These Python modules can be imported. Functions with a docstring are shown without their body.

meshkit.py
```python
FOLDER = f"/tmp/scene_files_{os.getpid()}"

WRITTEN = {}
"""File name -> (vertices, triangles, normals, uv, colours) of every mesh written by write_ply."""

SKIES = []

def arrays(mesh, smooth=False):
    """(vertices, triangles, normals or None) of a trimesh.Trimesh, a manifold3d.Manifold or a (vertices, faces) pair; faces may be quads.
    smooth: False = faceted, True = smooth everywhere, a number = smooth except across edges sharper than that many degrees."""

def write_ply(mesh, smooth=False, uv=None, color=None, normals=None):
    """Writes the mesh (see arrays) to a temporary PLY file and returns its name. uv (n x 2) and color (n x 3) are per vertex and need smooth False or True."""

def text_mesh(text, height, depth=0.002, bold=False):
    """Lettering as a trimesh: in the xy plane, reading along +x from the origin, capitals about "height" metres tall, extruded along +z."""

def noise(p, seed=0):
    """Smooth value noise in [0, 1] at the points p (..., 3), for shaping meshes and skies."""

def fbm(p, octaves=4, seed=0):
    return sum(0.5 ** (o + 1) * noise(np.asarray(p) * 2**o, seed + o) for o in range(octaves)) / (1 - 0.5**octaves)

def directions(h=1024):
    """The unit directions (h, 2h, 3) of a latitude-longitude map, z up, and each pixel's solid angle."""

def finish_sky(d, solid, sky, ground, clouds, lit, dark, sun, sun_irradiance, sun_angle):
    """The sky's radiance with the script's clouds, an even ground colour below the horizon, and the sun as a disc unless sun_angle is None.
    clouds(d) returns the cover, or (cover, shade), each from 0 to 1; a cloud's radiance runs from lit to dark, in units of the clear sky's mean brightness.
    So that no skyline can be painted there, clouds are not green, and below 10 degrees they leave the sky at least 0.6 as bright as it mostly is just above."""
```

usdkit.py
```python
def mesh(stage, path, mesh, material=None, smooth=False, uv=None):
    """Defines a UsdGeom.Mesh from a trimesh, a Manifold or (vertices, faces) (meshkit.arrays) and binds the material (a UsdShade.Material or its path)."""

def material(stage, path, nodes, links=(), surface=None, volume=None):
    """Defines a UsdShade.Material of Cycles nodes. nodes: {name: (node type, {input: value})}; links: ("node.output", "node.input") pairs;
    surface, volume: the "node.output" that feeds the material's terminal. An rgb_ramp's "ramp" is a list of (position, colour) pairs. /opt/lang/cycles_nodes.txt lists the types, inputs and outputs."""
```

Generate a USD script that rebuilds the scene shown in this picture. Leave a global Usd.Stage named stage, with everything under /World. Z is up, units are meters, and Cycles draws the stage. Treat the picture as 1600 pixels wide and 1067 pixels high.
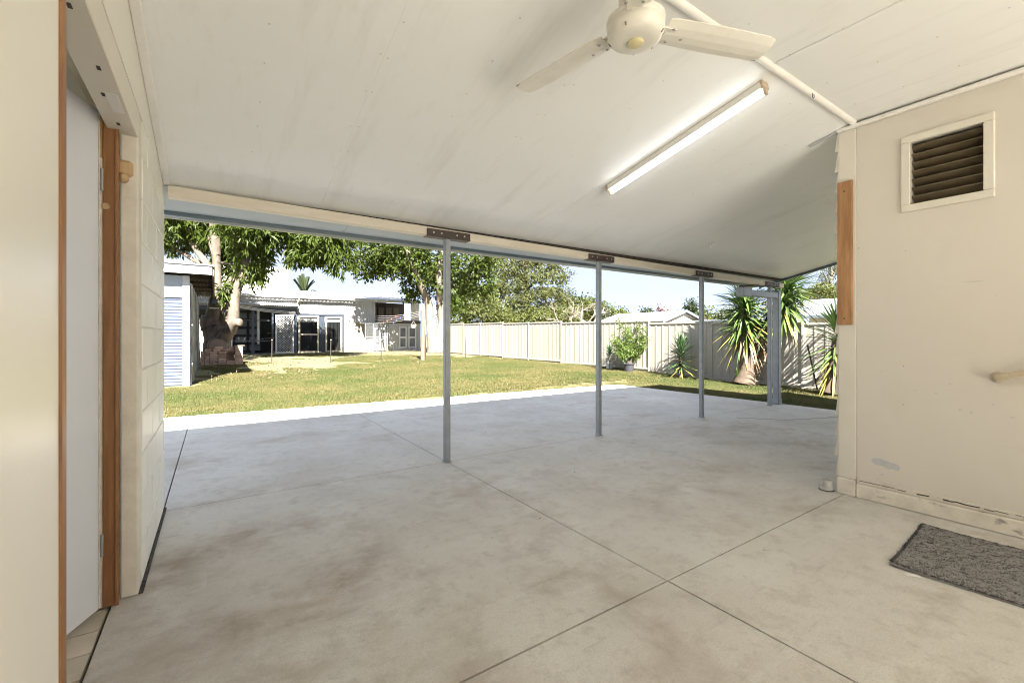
import math, random
import numpy as np
import trimesh
import shapely.geometry as sg
import usdkit, meshkit
from pxr import Usd, UsdGeom, UsdLux, UsdShade, Gf, Sdf, Vt

stage = Usd.Stage.CreateInMemory()
UsdGeom.SetStageUpAxis(stage, UsdGeom.Tokens.z)
UsdGeom.SetStageMetersPerUnit(stage, 1.0)
UsdGeom.Xform.Define(stage, '/World')
UsdGeom.Scope.Define(stage, '/World/Looks')

# ------------------------------------------------------------------ camera, sky, sun, exposure
EYE = 1.12
FPX, YAW, HOR = 687.94, 0.5938, 526.17          # focal length and horizon in a 1600 x 1067 frame
SY, CY = math.sin(YAW), math.cos(YAW)
EXPOSURE = 3.3
SUN_I, SKY_S, LAMP = 0.88, 0.078, 1.15
VEIL, VEIL_COL, AIR = 0.75, (1.30, 1.44, 1.72), 0.15
SUN_TO = np.array([-0.36, -1.20, 1.0])
SUN_TO = SUN_TO / np.linalg.norm(SUN_TO)

cam = UsdGeom.Camera.Define(stage, '/World/camera')
cam.CreateHorizontalApertureAttr(36.0)
cam.CreateVerticalApertureAttr(36.0 * 682 / 1024)
cam.CreateFocalLengthAttr(36.0 * FPX / 1600)
cam.CreateVerticalApertureOffsetAttr(-36.0 * (533.5 - HOR) / 1600)
cam.CreateClippingRangeAttr(Gf.Vec2f(0.02, 2000))
cam.CreateExposureAttr(EXPOSURE)
cam.AddTransformOp().Set(Gf.Matrix4d(CY, -SY, 0, 0, 0, 0, 1, 0, -SY, -CY, 0, 0, 0, 0, EYE, 1))

elev, rot = math.asin(SUN_TO[2]), math.atan2(SUN_TO[0], SUN_TO[1])
sky = UsdLux.DomeLight.Define(stage, '/World/sky')
sky.GetPrim().SetCustomDataByKey('kind', 'structure')
skym = usdkit.material(stage, '/World/Looks/sky_air', {
    'g': ('geometry', {}), 'tc': ('texture_coordinate', {}),
    'map': ('mapping', {'scale': (1.0, 1.0, 3.2)}),
    'n': ('noise_texture', {'scale': 2.2, 'detail': 6, 'roughness': 0.6}),
    'r': ('rgb_ramp', {'ramp': [(0.40, (VEIL,) * 3), (0.80, (VEIL + .25,) * 3)]}),
    's': ('sky_texture', {'sky_type': 'single_scattering', 'sun_disc': False, 'sun_elevation': elev, 'sun_rotation': rot,
                          'air_density': AIR, 'aerosol_density': 0.3, 'ozone_density': 2.0}),
    'mx': ('mix_color', {'blend_type': 'mix', 'b': VEIL_COL, 'use_clamp': False}),
    'bg': ('background_shader', {'strength': SKY_S})},
    [('tc.generated', 'map.vector'), ('map.vector', 'n.vector'), ('n.fac', 'r.fac'), ('r.color', 'mx.fac'), ('s.color', 'mx.a'),
     ('mx.result', 'bg.color')], surface='bg.background')
UsdShade.MaterialBindingAPI.Apply(sky.GetPrim()).Bind(skym)

sun = UsdLux.DistantLight.Define(stage, '/World/sun')
sun.CreateNormalizeAttr(True); sun.CreateIntensityAttr(SUN_I); sun.CreateAngleAttr(0.53)
sun.CreateColorAttr(Gf.Vec3f(1.0, 0.96, 0.90))
z = SUN_TO; x = np.cross([0, 0, 1.0], z); x /= np.linalg.norm(x); y = np.cross(z, x)
sun.AddTransformOp().Set(Gf.Matrix4d(*x, 0, *y, 0, *z, 0, 0, 0, 0, 1))

# ------------------------------------------------------------------ helpers
ORG, USED = {}, {}
def path_of(parent): return '/World' if parent is None else str(parent.GetPath())
def numbered(base, name):
    k = USED.get((base, name), 0); USED[(base, name)] = k + 1
    return f'{base}/{name}' if k == 0 else f'{base}/{name}_{k:03d}'
def tag(o, label=None, cat=None, group=None, kind=None):
    for k, v in (('label', label), ('category', cat), ('group', group), ('kind', kind)):
        if v: o.SetCustomDataByKey(k, v)
    return o
def thing(name, label, cat, loc=(0, 0, 0), group=None, kind=None, parent=None):
    p = numbered(path_of(parent), name)
    xf = UsdGeom.Xform.Define(stage, p); up = ORG.get(path_of(parent), np.zeros(3))
    xf.AddTranslateOp().Set(Gf.Vec3d(*map(float, np.asarray(loc, float) - up))); ORG[p] = np.asarray(loc, float)
    return tag(xf.GetPrim(), label, cat, group, kind)
def obj(name, m, mat, parent=None, smooth=False, label=None, cat=None, group=None, kind=None):
    """one Mesh prim; the mesh is in world coordinates. A mesh that is a part may carry sub-parts (placed with ORG of its thing)."""
    base = path_of(parent); p = numbered(base, name)
    if hasattr(m, 'get'): m = m.get()
    v, f = (np.asarray(m.vertices), np.asarray(m.faces)) if hasattr(m, 'vertices') else (np.asarray(m[0], float), m[1])
    o = ORG.get(base, np.zeros(3)); ORG[p] = o
    usd = usdkit.mesh(stage, p, (np.asarray(v, float) - o, f), M[mat], smooth=smooth)
    return tag(usd.GetPrim(), label, cat, group, kind)

def ray(px, py):
    u = (px - 800) / FPX
    return np.array([SY + u * CY, CY - u * SY, (HOR - py) / FPX])
CAM = np.array([0, 0, EYE])
def atx(px, py, v): d = ray(px, py); return CAM + d * (v / d[0])
def aty(px, py, v): d = ray(px, py); return CAM + d * (v / d[1])
def atd(px, py, Z): return CAM + ray(px, py) * Z
def atg(px, py):
    d = ray(px, py)
    for t in np.arange(2, 60, 0.02):
        p = CAM + d * t
        if p[2] <= ground(p[0], p[1]): return p
    return p
def sm(t): t = np.clip(t, 0, 1); return t * t * (3 - 2 * t)
def ground(X, Y):
    X, Y = np.asarray(X, float), np.asarray(Y, float)
    a = np.interp(Y, [3, 4, 6.4, 7.3, 8.6, 10.5, 14, 17.6, 20, 26, 40], [-.08, -.07, -.02, .02, .07, .12, .18, .24, .27, .28, .3])
    b = np.interp(Y, [7.7, 12.4, 16, 20, 26], [-.03, 0.0, .09, .2, .25])
    g = b + (a - b) * sm(X / 8)
    inside = sm((8.4 - Y) / .7) * sm((10.0 - X) / 2.0)
    return g * (1 - inside) - 0.03 * inside

class MB:
    def __init__(self): self.v, self.f, self.n = [], [], 0
    def add(self, v, f):
        v = np.asarray(v, float); f = np.asarray(f, int)
        if f.shape[1] == 4: f = np.vstack([f[:, [0, 1, 2]], f[:, [0, 2, 3]]])
        self.v.append(v); self.f.append(f + self.n); self.n += len(v); return self
    def tm(self, t): return self.add(t.vertices, t.faces)
    def mb(self, o): v, f = o.get(); return self.add(v, f)
    def get(self): return np.vstack(self.v), np.vstack(self.f)
def _cv(h, b):
    out = []
    for sx in (-1, 1):
        for sy in (-1, 1):
            for sz in (-1, 1):
                c = np.array([sx, sy, sz]) * h
                for k in range(3):
                    q = c - np.array([sx, sy, sz]) * b; q[k] = c[k]; out.append(q)
    return np.array(out)
_hull = trimesh.Trimesh(_cv(np.array([1., 1., 1.]), .2), process=False).convex_hull
_look = {tuple(np.round(p, 4)): i for i, p in enumerate(_cv(np.array([1., 1., 1.]), .2))}
CBF = np.array([[_look[tuple(np.round(_hull.vertices[i], 4))] for i in f] for f in _hull.faces])
BXF = np.array([[0, 1, 3], [0, 3, 2], [4, 6, 7], [4, 7, 5], [0, 4, 5], [0, 5, 1], [2, 3, 7], [2, 7, 6], [0, 2, 6], [0, 6, 4], [1, 5, 7], [1, 7, 3]])
def box(x0, x1, y0, y1, z0, z1, b=0):
    c, h = np.array([x0 + x1, y0 + y1, z0 + z1]) / 2, np.abs(np.array([x1 - x0, y1 - y0, z1 - z0])) / 2
    if b: return MB().add(_cv(h, min(b, h.min() * .9)) + c, CBF)
    return MB().add(np.array([[sx, sy, sz] for sx in (-1, 1) for sy in (-1, 1) for sz in (-1, 1)]) * h + c, BXF)
def obox(p0, p1, w, t, up=(0, 0, 1), b=0):
    """a bar from p0 to p1, w wide across UP and t thick along UP"""
    p0, p1 = np.asarray(p0, float), np.asarray(p1, float); d = p1 - p0; L = np.linalg.norm(d); d /= L
    s = np.cross(up, d); s /= np.linalg.norm(s); u = np.cross(d, s); h = np.array([L, w, t]) / 2
    if b: v, f = _cv(h, min(b, h.min() * .9)), CBF
    else: v, f = np.array([[sx, sy, sz] for sx in (-1, 1) for sy in (-1, 1) for sz in (-1, 1)]) * h, BXF
    return MB().add(v @ np.array([d, s, u]) + (p0 + p1) / 2, f)
def tube(pts, r, n=8, caps=True):
    pts = np.asarray(pts, float); r = np.broadcast_to(np.asarray(r, float), len(pts)); m = len(pts)
    t = np.gradient(pts, axis=0); t /= np.linalg.norm(t, axis=1, keepdims=True)
    s = np.cross(t[0], [0, 0, 1.0]) if abs(t[0][2]) < .9 else np.cross(t[0], [1.0, 0, 0]); s /= np.linalg.norm(s)
    V = []
    for k in range(m):
        s = s - t[k] * (s @ t[k]); s /= np.linalg.norm(s); q = np.cross(t[k], s)
        a = np.arange(n) / n * 2 * math.pi
        V.append(pts[k] + r[k] * (np.cos(a)[:, None] * s + np.sin(a)[:, None] * q))
    V = np.vstack(V); F = []
    for k in range(m - 1):
        for i in range(n):
            a, b2 = k * n + i, k * n + (i + 1) % n
            F += [[a, b2, b2 + n], [a, b2 + n, a + n]]
    if caps:
        V = np.vstack([V, pts[0], pts[-1]])
        for i in range(n):
            F += [[m * n, (i + 1) % n, i], [m * n + 1, (m - 1) * n + i, (m - 1) * n + (i + 1) % n]]
    return MB().add(V, F)
def curve(pts, k=4):
    """smooth polyline through the points (Catmull-Rom)"""
    p = np.asarray(pts, float); p = np.vstack([2 * p[0] - p[1], p, 2 * p[-1] - p[-2]]); out = []
    for i in range(1, len(p) - 2):
        for t in np.arange(k) / k:
            out.append(.5 * (2 * p[i] + (p[i + 1] - p[i - 1]) * t + (2 * p[i - 1] - 5 * p[i] + 4 * p[i + 1] - p[i + 2]) * t * t + (3 * p[i] - p[i - 1] - 3 * p[i + 1] + p[i + 2]) * t ** 3))
    return np.array(out + [p[-2]])
def lathe(prof, c, n=32, axis=2):
    prof = np.asarray(prof, float); m = len(prof); a = np.arange(n) / n * 2 * math.pi
    V = np.array([[r * math.cos(t), r * math.sin(t), h] for r, h in prof for t in a]); F = []
    for k in range(m - 1):
        for i in range(n):
            p, q = k * n + i, k * n + (i + 1) % n; F += [[p, q, q + n], [p, q + n, p + n]]
    if axis == 0: V = V[:, [2, 0, 1]]
    if axis == 1: V = V[:, [1, 2, 0]]
    return MB().add(V + np.asarray(c, float), F)
def sheet(o, du, dv, width, length, pitch=.076, amp=.008, rib=None):
    """corrugated sheet: waves across DU, running along DV; RIB = profile of (fraction, height) pairs for square ribs"""
    o, du, dv = (np.asarray(q, float) for q in (o, du, dv)); nrm = np.cross(du, dv); nrm /= np.linalg.norm(nrm)
    n = max(1, int(round(width / pitch)))
    if rib: prof = [((k + a) / n, h) for k in range(n) for a, h in rib] + [(1.0, rib[0][1])]
    else: prof = [(i / (n * 6), amp * math.sin(i / 6 * 2 * math.pi)) for i in range(n * 6 + 1)]
    V = []
    for a, h in prof:
        base = o + du * (a * width) + nrm * h; V += [base, base + dv * length]
    F = []
    for i in range(len(prof) - 1): F.append([2 * i, 2 * i + 2, 2 * i + 3, 2 * i + 1])
    k = len(V)
    V2 = [q - nrm * .0015 for q in V]; F2 = [[b + k for b in reversed(q)] for q in F]
    return MB().add(V + V2, F + F2)
def extr(poly, depth, o, ux, uy):
    """shapely polygon in (ux, uy) coordinates from O, extruded along ux x uy"""
    t = trimesh.creation.extrude_polygon(poly, depth, engine='earcut'); ux, uy = np.asarray(ux, float), np.asarray(uy, float)
    R = np.array([ux, uy, np.cross(ux, uy)])
    return MB().add(t.vertices @ R + np.asarray(o, float), t.faces)

# ------------------------------------------------------------------ materials
M = {}
def mat(name, c1, c2=None, scale=4.0, detail=5, lo=.35, hi=.7, rough=.5, metallic=0.0, bump=0.0, bscale=60.0, stretch=(1, 1, 1), spots=None,
        extra=None, spec=.5, island=0.0, rvar=0.0, coat=0.0, rings=()):
    c2 = c2 or c1
    nodes = {'g': ('geometry', {}), 'm': ('mapping', {'scale': stretch}), 'n': ('noise_texture', {'scale': scale, 'detail': detail, 'roughness': .6}),
             'r': ('rgb_ramp', {'ramp': [(0, c1), (lo, c1), (hi, c2), (1, c2)]}),
             'p': ('principled_bsdf', {'roughness': rough, 'metallic': metallic, 'specular_ior_level': spec, 'coat_weight': coat, 'coat_roughness': .2})}
    L = [('g.position', 'm.vector'), ('m.vector', 'n.vector'), ('n.fac', 'r.fac')]
    col = 'r.color'
    for i, (sc, lo_, hi_, color, amount, st) in enumerate(spots or []):
        nodes[f'sm{i}'] = ('mapping', {'scale': st, 'location': (3.1 * i + 1, 1.7 * i, .3)}); nodes[f'sn{i}'] = ('noise_texture', {'scale': sc, 'detail': 9, 'roughness': .68})
        nodes[f'sr{i}'] = ('rgb_ramp', {'ramp': [(lo_, (0, 0, 0)), (hi_, (amount,) * 3)]}); nodes[f'sx{i}'] = ('mix_color', {'blend_type': 'mix', 'b': color})
        L += [('g.position', f'sm{i}.vector'), (f'sm{i}.vector', f'sn{i}.vector'), (f'sn{i}.fac', f'sr{i}.fac'), (f'sr{i}.color', f'sx{i}.fac'), (col, f'sx{i}.a')]
        col = f'sx{i}.result'
    for i, (c, rad, color, amount) in enumerate(rings):
        nodes[f'rn{i}'] = ('noise_texture', {'scale': 2.4, 'detail': 7, 'roughness': .65}); nodes[f'ra{i}'] = ('vector_math', {'math_type': 'multiply_add', 'vector2': (.55, .55, 0), 'vector3': (-c[0] - .27, -c[1] - .27, 0)})
        nodes[f'rb{i}'] = ('vector_math', {'math_type': 'multiply_add', 'vector2': (1, 1, 0)}); nodes[f'rl{i}'] = ('vector_math', {'math_type': 'length'})
        nodes[f'rr{i}'] = ('rgb_ramp', {'ramp': [(0, (0,) * 3), (rad * .55, (amount * .15,) * 3), (rad * .92, (amount,) * 3), (rad * 1.05, (amount * .55,) * 3), (min(1, rad * 1.35), (0,) * 3), (1, (0,) * 3)]})
        nodes[f'rk{i}'] = ('rgb_ramp', {'ramp': [(.40, (.1,) * 3), (.58, (1,) * 3)]}); nodes[f'rm{i}'] = ('mix_color', {'blend_type': 'multiply', 'fac': 1.0}); nodes[f'rx{i}'] = ('mix_color', {'blend_type': 'mix', 'b': color})
        L += [('g.position', f'rn{i}.vector'), (f'rn{i}.color', f'ra{i}.vector1'), ('g.position', f'rb{i}.vector1'), (f'ra{i}.vector', f'rb{i}.vector3'), (f'rb{i}.vector', f'rl{i}.vector1'), (f'rl{i}.value', f'rr{i}.fac'),
              (f'rn{i}.fac', f'rk{i}.fac'), (f'rr{i}.color', f'rm{i}.a'), (f'rk{i}.color', f'rm{i}.b'), (f'rm{i}.result', f'rx{i}.fac'), (col, f'rx{i}.a')]; col = f'rx{i}.result'
    if island:
        nodes['oi'] = ('object_info', {}); nodes['mr'] = ('map_range', {'to_min': 1 - island, 'to_max': 1 + island}); nodes['hs'] = ('hsv', {})
        L += [('oi.random', 'mr.value'), ('mr.result', 'hs.value'), (col, 'hs.color')]; col = 'hs.color'
    L.append((col, 'p.base_color'))
    if rvar:
        nodes['rr'] = ('map_range', {'from_min': .3, 'from_max': .7, 'to_min': rough - rvar, 'to_max': rough + rvar}); L += [('n.fac', 'rr.value'), ('rr.result', 'p.roughness')]
    if bump:
        nodes['bn'] = ('noise_texture', {'scale': bscale, 'detail': 4}); nodes['b'] = ('bump', {'strength': bump, 'distance': .004})
        L += [('m.vector', 'bn.vector'), ('bn.fac', 'b.height'), ('b.normal', 'p.normal')]
    M[name] = usdkit.material(stage, f'/World/Looks/{name}', nodes, L, surface='p.BSDF')
def leafmat(name, stops, rough=.45, trans=.35, vary=.0, spec=.5):
    M[name] = usdkit.material(stage, f'/World/Looks/{name}', {
        'g': ('geometry', {}), 'r': ('rgb_ramp', {'ramp': stops}), 'p': ('principled_bsdf', {'roughness': rough, 'specular_ior_level': spec}),
        't': ('translucent_bsdf', {}), 'hs': ('hsv', {'value': 1.25, 'saturation': 1.1, 'hue': .49}), 'x': ('mix_closure', {'fac': trans})},
        [('g.random_per_island', 'r.fac'), ('r.color', 'p.base_color'), ('r.color', 'hs.color'), ('hs.color', 't.color'), ('p.BSDF', 'x.closure1'), ('t.BSDF', 'x.closure2')], surface='x.closure')

ONE = (1, 1, 1)
mat('ceiling_paint', (.87, .865, .83), (.845, .835, .795), 1.1, 5, .4, .68, rough=.42, bump=.06, bscale=150, spots=[(1.6, .54, .85, (.56, .53, .44), .45, (3.4, .45, 1)), (6.0, .58, .82, (.66, .63, .53), .35, (1.6, .6, 1)), (90, .72, .76, (.35, .3, .24), .45, ONE), (2.0, .64, .8, (.62, .55, .42), .3, (.5, 3.0, 1))])
mat('cover_paint', (.83, .80, .74), (.76, .72, .66), 6, rough=.4, bump=.05, spots=[(40, .68, .74, (.45, .38, .3), .5, ONE)])
mat('wall_cream', (.84, .80, .70), (.81, .765, .66), 1.2, rough=.34, bump=.10, bscale=90, spots=[(60, .76, .79, (.4, .33, .25), .4, ONE)])
mat('block_paint', (.84, .81, .72), (.78, .74, .64), 3.0, rough=.42, bump=.35, bscale=70, island=.03, spots=[(14, .62, .74, (.58, .53, .44), .5, ONE)])
mat('mortar_paint', (.74, .69, .58), (.62, .56, .46), 9, rough=.6, bump=.3, bscale=90)
mat('wall_sheet', (.67, .62, .535), (.64, .585, .495), 1.4, rough=.45, bump=.05, bscale=120, spots=[(1.7, .58, .8, (.56, .50, .41), .3, (1, 2, 1)), (22, .70, .74, (.46, .42, .36), .5, (1, 1, 1.6)), (5, .60, .78, (.56, .52, .43), .4, (1, .6, 2.5)), (70, .79, .82, (.1, .08, .06), .6, ONE)])
mat('trim_cream', (.71, .665, .565), (.67, .62, .52), 3, rough=.42, bump=.05, spots=[(30, .7, .76, (.45, .38, .3), .4, ONE)])
mat('plinth_paint', (.72, .66, .55), (.60, .54, .45), 7, rough=.65, bump=.3, spots=[(7, .58, .66, (.22, .19, .16), .8, (1, 1, 2)), (30, .63, .7, (.85, .80, .70), .5, ONE)])
mat('bare_patch', (.48, .48, .47), (.55, .54, .52), 30, rough=.8)
mat('beam_paint', (.74, .67, .55), (.66, .58, .46), 3, rough=.5, bump=.1, stretch=(1, 6, 6), spots=[(18, .7, .74, (.2, .15, .1), .7, (.6, 1, 1))])
mat('crack_dark', (.05, .042, .035), rough=.9)
mat('timber_brown', (.33, .155, .055), (.21, .088, .03), 5, 6, .3, .7, rough=.42, bump=.15, bscale=30, stretch=(9, 9, .8))
mat('timber_raw', (.46, .25, .11), (.30, .145, .055), 4, 6, .35, .62, rough=.6, bump=.15, bscale=30, stretch=(8, 8, .8))
mat('timber_pale', (.55, .38, .2), (.45, .29, .14), 4, rough=.6, stretch=(8, 8, .8))
mat('door_white', (.70, .71, .73), (.67, .68, .70), 3, rough=.4, bump=.05, spots=[(30, .74, .78, (.4, .38, .34), .4, ONE)])
mat('door_edge', (.72, .66, .57), (.55, .48, .4), 20, rough=.5)
mat('room_paint', (.72, .72, .72), rough=.6)
mat('floor_tile', (.62, .55, .44), (.48, .42, .33), 5, rough=.35, island=.2)
mat('grout', (.16, .14, .12), rough=.9)
mat('concrete', (.67, .645, .585), (.59, .56, .50), 1.3, 9, .35, .65, rough=.62, bump=.25, bscale=140, rvar=.1,
    spots=[(.62, .46, .80, (.38, .325, .27), .70, (1.2, 1, 1)), (9, .56, .72, (.72, .705, .67), .40, (.16, 1.5, 1)), (26, .60, .70, (.34, .30, .25), .35, (.12, 1.2, 1)), (2.3, .52, .74, (.68, .67, .64), .5, ONE), (5.5, .52, .72, (.38, .335, .28), .6, ONE), (.95, .56, .72, (.37, .29, .21), .8, (1, 1.6, 1)),
           (18, .52, .72, (.38, .35, .30), .5, ONE), (48, .67, .72, (.16, .135, .11), .65, ONE), (130, .42, .75, (.33, .31, .27), .5, ONE), (7, .6, .75, (.70, .69, .66), .45, (2.5, .6, 1))],
    rings=[((.26, 2.45), .50, (.30, .235, .165), .8), ((1.15, 1.25), .42, (.33, .265, .2), .55), ((2.75, 1.75), .38, (.36, .30, .235), .5), ((4.9, 2.7), .45, (.38, .32, .26), .5), ((3.0, 5.2), .6, (.40, .35, .28), .45)])
mat('pale_concrete', (.66, .65, .61), (.60, .59, .55), 1.5, 6, rough=.7)
mat('joint_dirt', (.035, .03, .025), (.09, .08, .065), 30, rough=.95)
mat('galvanised', (.33, .355, .37), (.27, .295, .31), 12, rough=.45, metallic=.35, spots=[(30, .68, .74, (.3, .27, .24), .4, ONE)])
mat('plate_brown', (.045, .032, .027), (.07, .042, .03), 20, rough=.55)
mat('bolt_metal', (.45, .42, .38), rough=.35, metallic=.8)
mat('eave_blue', (.42, .475, .495), (.39, .44, .46), 2, rough=.45)
mat('gutter_blue', (.11, .155, .185), (.095, .135, .165), 3, rough=.35)
mat('gutter_lip', (.70, .66, .56), rough=.4)
mat('fan_cream', (.80, .77, .68), (.75, .71, .61), 5, rough=.34, spots=[(26, .66, .71, (.25, .2, .15), .7, ONE), (5, .55, .75, (.58, .52, .42), .45, ONE)])
mat('fan_cap', (.66, .58, .33), rough=.35)
mat('fan_edge', (.2, .16, .12), (.5, .42, .32), 25, rough=.6)
mat('rust_cap', (.60, .50, .37), (.36, .25, .15), 40, rough=.6)
mat('batten_white', (.80, .77, .71), rough=.35)
mat('wire_dark', (.06, .055, .05), rough=.5, metallic=.4)
mat('louvre_glass', (.15, .115, .07), (.12, .09, .052), 4, rough=.3, spec=.5, spots=[(6, .55, .75, (.22, .18, .13), .5, (1, 2, 6))])
mat('dark_room', (.03, .026, .02), rough=.9)
mat('mat_fibre', (.30, .285, .27), (.20, .19, .18), 60, rough=.95, island=0)
mat('scuff', (.54, .505, .43), (.60, .56, .47), 60, rough=.6)
mat('rail_beige', (.50, .41, .28), (.46, .37, .25), 5, rough=.35)
mat('tag_white', (.75, .73, .68), rough=.5)
mat('pipe_white', (.58, .57, .54), (.36, .34, .30), 12, rough=.45, spots=[(20, .6, .7, (.25, .23, .2), .6, ONE)])
mat('fence_cream', (.34, .315, .265), (.32, .295, .245), 1.0, rough=.42, spots=[(1.0, .66, .76, (.62, .55, .38), .35, ONE)])
mat('white_steel', (.34, .34, .33), (.30, .30, .29), 1.0, rough=.4)
mat('shade_white', (.48, .485, .485), (.44, .445, .445), 1.0, rough=.45)
mat('roof_pale', (.36, .37, .38), (.33, .34, .35), .8, rough=.38)
mat('roof_zinc', (.32, .35, .38), (.30, .33, .355), .8, rough=.35)
mat('trim_slate', (.13, .16, .19), rough=.45)
mat('slate_blue', (.040, .050, .066), (.034, .043, .057), 2, rough=.45)
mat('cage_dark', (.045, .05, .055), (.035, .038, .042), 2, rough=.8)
mat('nest_grey', (.12, .125, .13), rough=.7)
mat('mesh_black', (.03, .032, .034), rough=.6)
mat('frame_beige', (.40, .35, .25), rough=.4)
mat('frame_white', (.52, .52, .51), rough=.35)
mat('wall_render', (.25, .215, .16), (.22, .19, .14), 1.3, rough=.6)
mat('shed_blue', (.23, .265, .31), (.215, .25, .29), 2, rough=.4)
mat('shed_white', (.36, .37, .385), (.33, .34, .355), 2, rough=.4)
mat('roller_blue', (.19, .225, .30), (.17, .205, .28), 2, rough=.4)
mat('lattice_white', (.45, .45, .44), (.36, .36, .34), 8, rough=.6, island=.3)
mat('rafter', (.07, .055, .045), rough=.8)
mat('brick_red', (.42, .29, .215), (.32, .215, .16), 14, rough=.85, bump=.4, bscale=120, island=.25, spots=[(9, .55, .7, (.46, .38, .31), .6, ONE)])
mat('bark_grey', (.16, .13, .10), (.085, .067, .05), 6, 8, .35, .65, rough=.9, bump=.9, bscale=22, stretch=(1, 1, .45), spots=[(3.5, .56, .68, (.215, .185, .15), .6, ONE)])
mat('bark_pale', (.22, .185, .15), (.14, .115, .09), 6, 8, .35, .65, rough=.9, bump=.8, bscale=24, stretch=(1, 1, .4), spots=[(3, .55, .66, (.235, .205, .17), .6, ONE)])
mat('bark_dark', (.12, .095, .075), (.08, .065, .05), 6, rough=.9)
mat('wood_cut', (.30, .22, .16), (.17, .12, .085), 25, rough=.85)
mat('twig_pale', (.22, .19, .165), (.16, .135, .115), 5, rough=.9)
mat('post_timber', (.17, .14, .10), (.115, .095, .07), 6, rough=.85, stretch=(6, 6, .6), bump=.5)
mat('rust_steel', (.045, .032, .025), (.03, .022, .018), 20, rough=.7)
mat('rope_white', (.42, .40, .37), rough=.6)
mat('pot_black', (.035, .036, .04), (.05, .05, .055), 6, rough=.45)
mat('pot_white', (.62, .68, .74), (.7, .72, .73), 8, rough=.4)
mat('soil', (.10, .065, .045), (.17, .11, .075), 9, rough=.95, bump=.8, bscale=30)
mat('yucca_bark', (.125, .09, .062), (.07, .05, .035), 12, rough=.95, bump=1, bscale=30)
mat('peg_red', (.5, .12, .08), rough=.5)
mat('peg_blue', (.12, .12, .4), rough=.5)
leafmat('leaf_mango', [(0, (0.059, 0.086, 0.012)), (.4, (0.129, 0.147, 0.022)), (.7, (0.276, 0.245, 0.042)), (.9, (0.552, 0.406, 0.096)), (.96, (0.690, 0.476, 0.120)), (1, (0.483, 0.196, 0.060))], rough=.5, trans=.4, spec=.3)
leafmat('leaf_round', [(0, (0.059, 0.084, 0.014)), (.45, (0.146, 0.165, 0.026)), (.8, (0.328, 0.301, 0.054)), (1, (0.517, 0.406, 0.096))], rough=.5, trans=.4, spec=.3)
leafmat('leaf_feather', [(0, (0.095, 0.105, 0.034)), (.5, (0.208, 0.196, 0.066)), (1, (0.449, 0.364, 0.144))], rough=.5, trans=.4, spec=.3)
leafmat('leaf_bush', [(0, (0.104, 0.119, 0.034)), (.5, (0.224, 0.224, 0.060)), (1, (0.466, 0.364, 0.120))], rough=.5, trans=.4, spec=.3)
leafmat('leaf_gum', [(0, (.07, .085, .045)), (.6, (.13, .145, .075)), (1, (.22, .20, .12))], rough=.55, trans=.3)
leafmat('leaf_dark', [(0, (0.041, 0.056, .02)), (.6, (0.083, 0.095, .03)), (1, (0.138, 0.134, .045))], rough=.6, trans=.25)
leafmat('leaf_ficus', [(0, (.10, .15, .03)), (.5, (.21, .26, .06)), (1, (.42, .42, .14))], rough=.4, trans=.4)
leafmat('leaf_copper', [(0, (.16, .07, .05)), (1, (.25, .13, .08))], rough=.6, trans=.25)
mat('yucca_green', (.060, .105, .028), (.095, .14, .035), 8, rough=.34, island=.35, stretch=(1, 1, 1))
mat('yucca_yellow', (.27, .22, .045), (.18, .17, .035), 8, rough=.45, island=.25)
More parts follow.
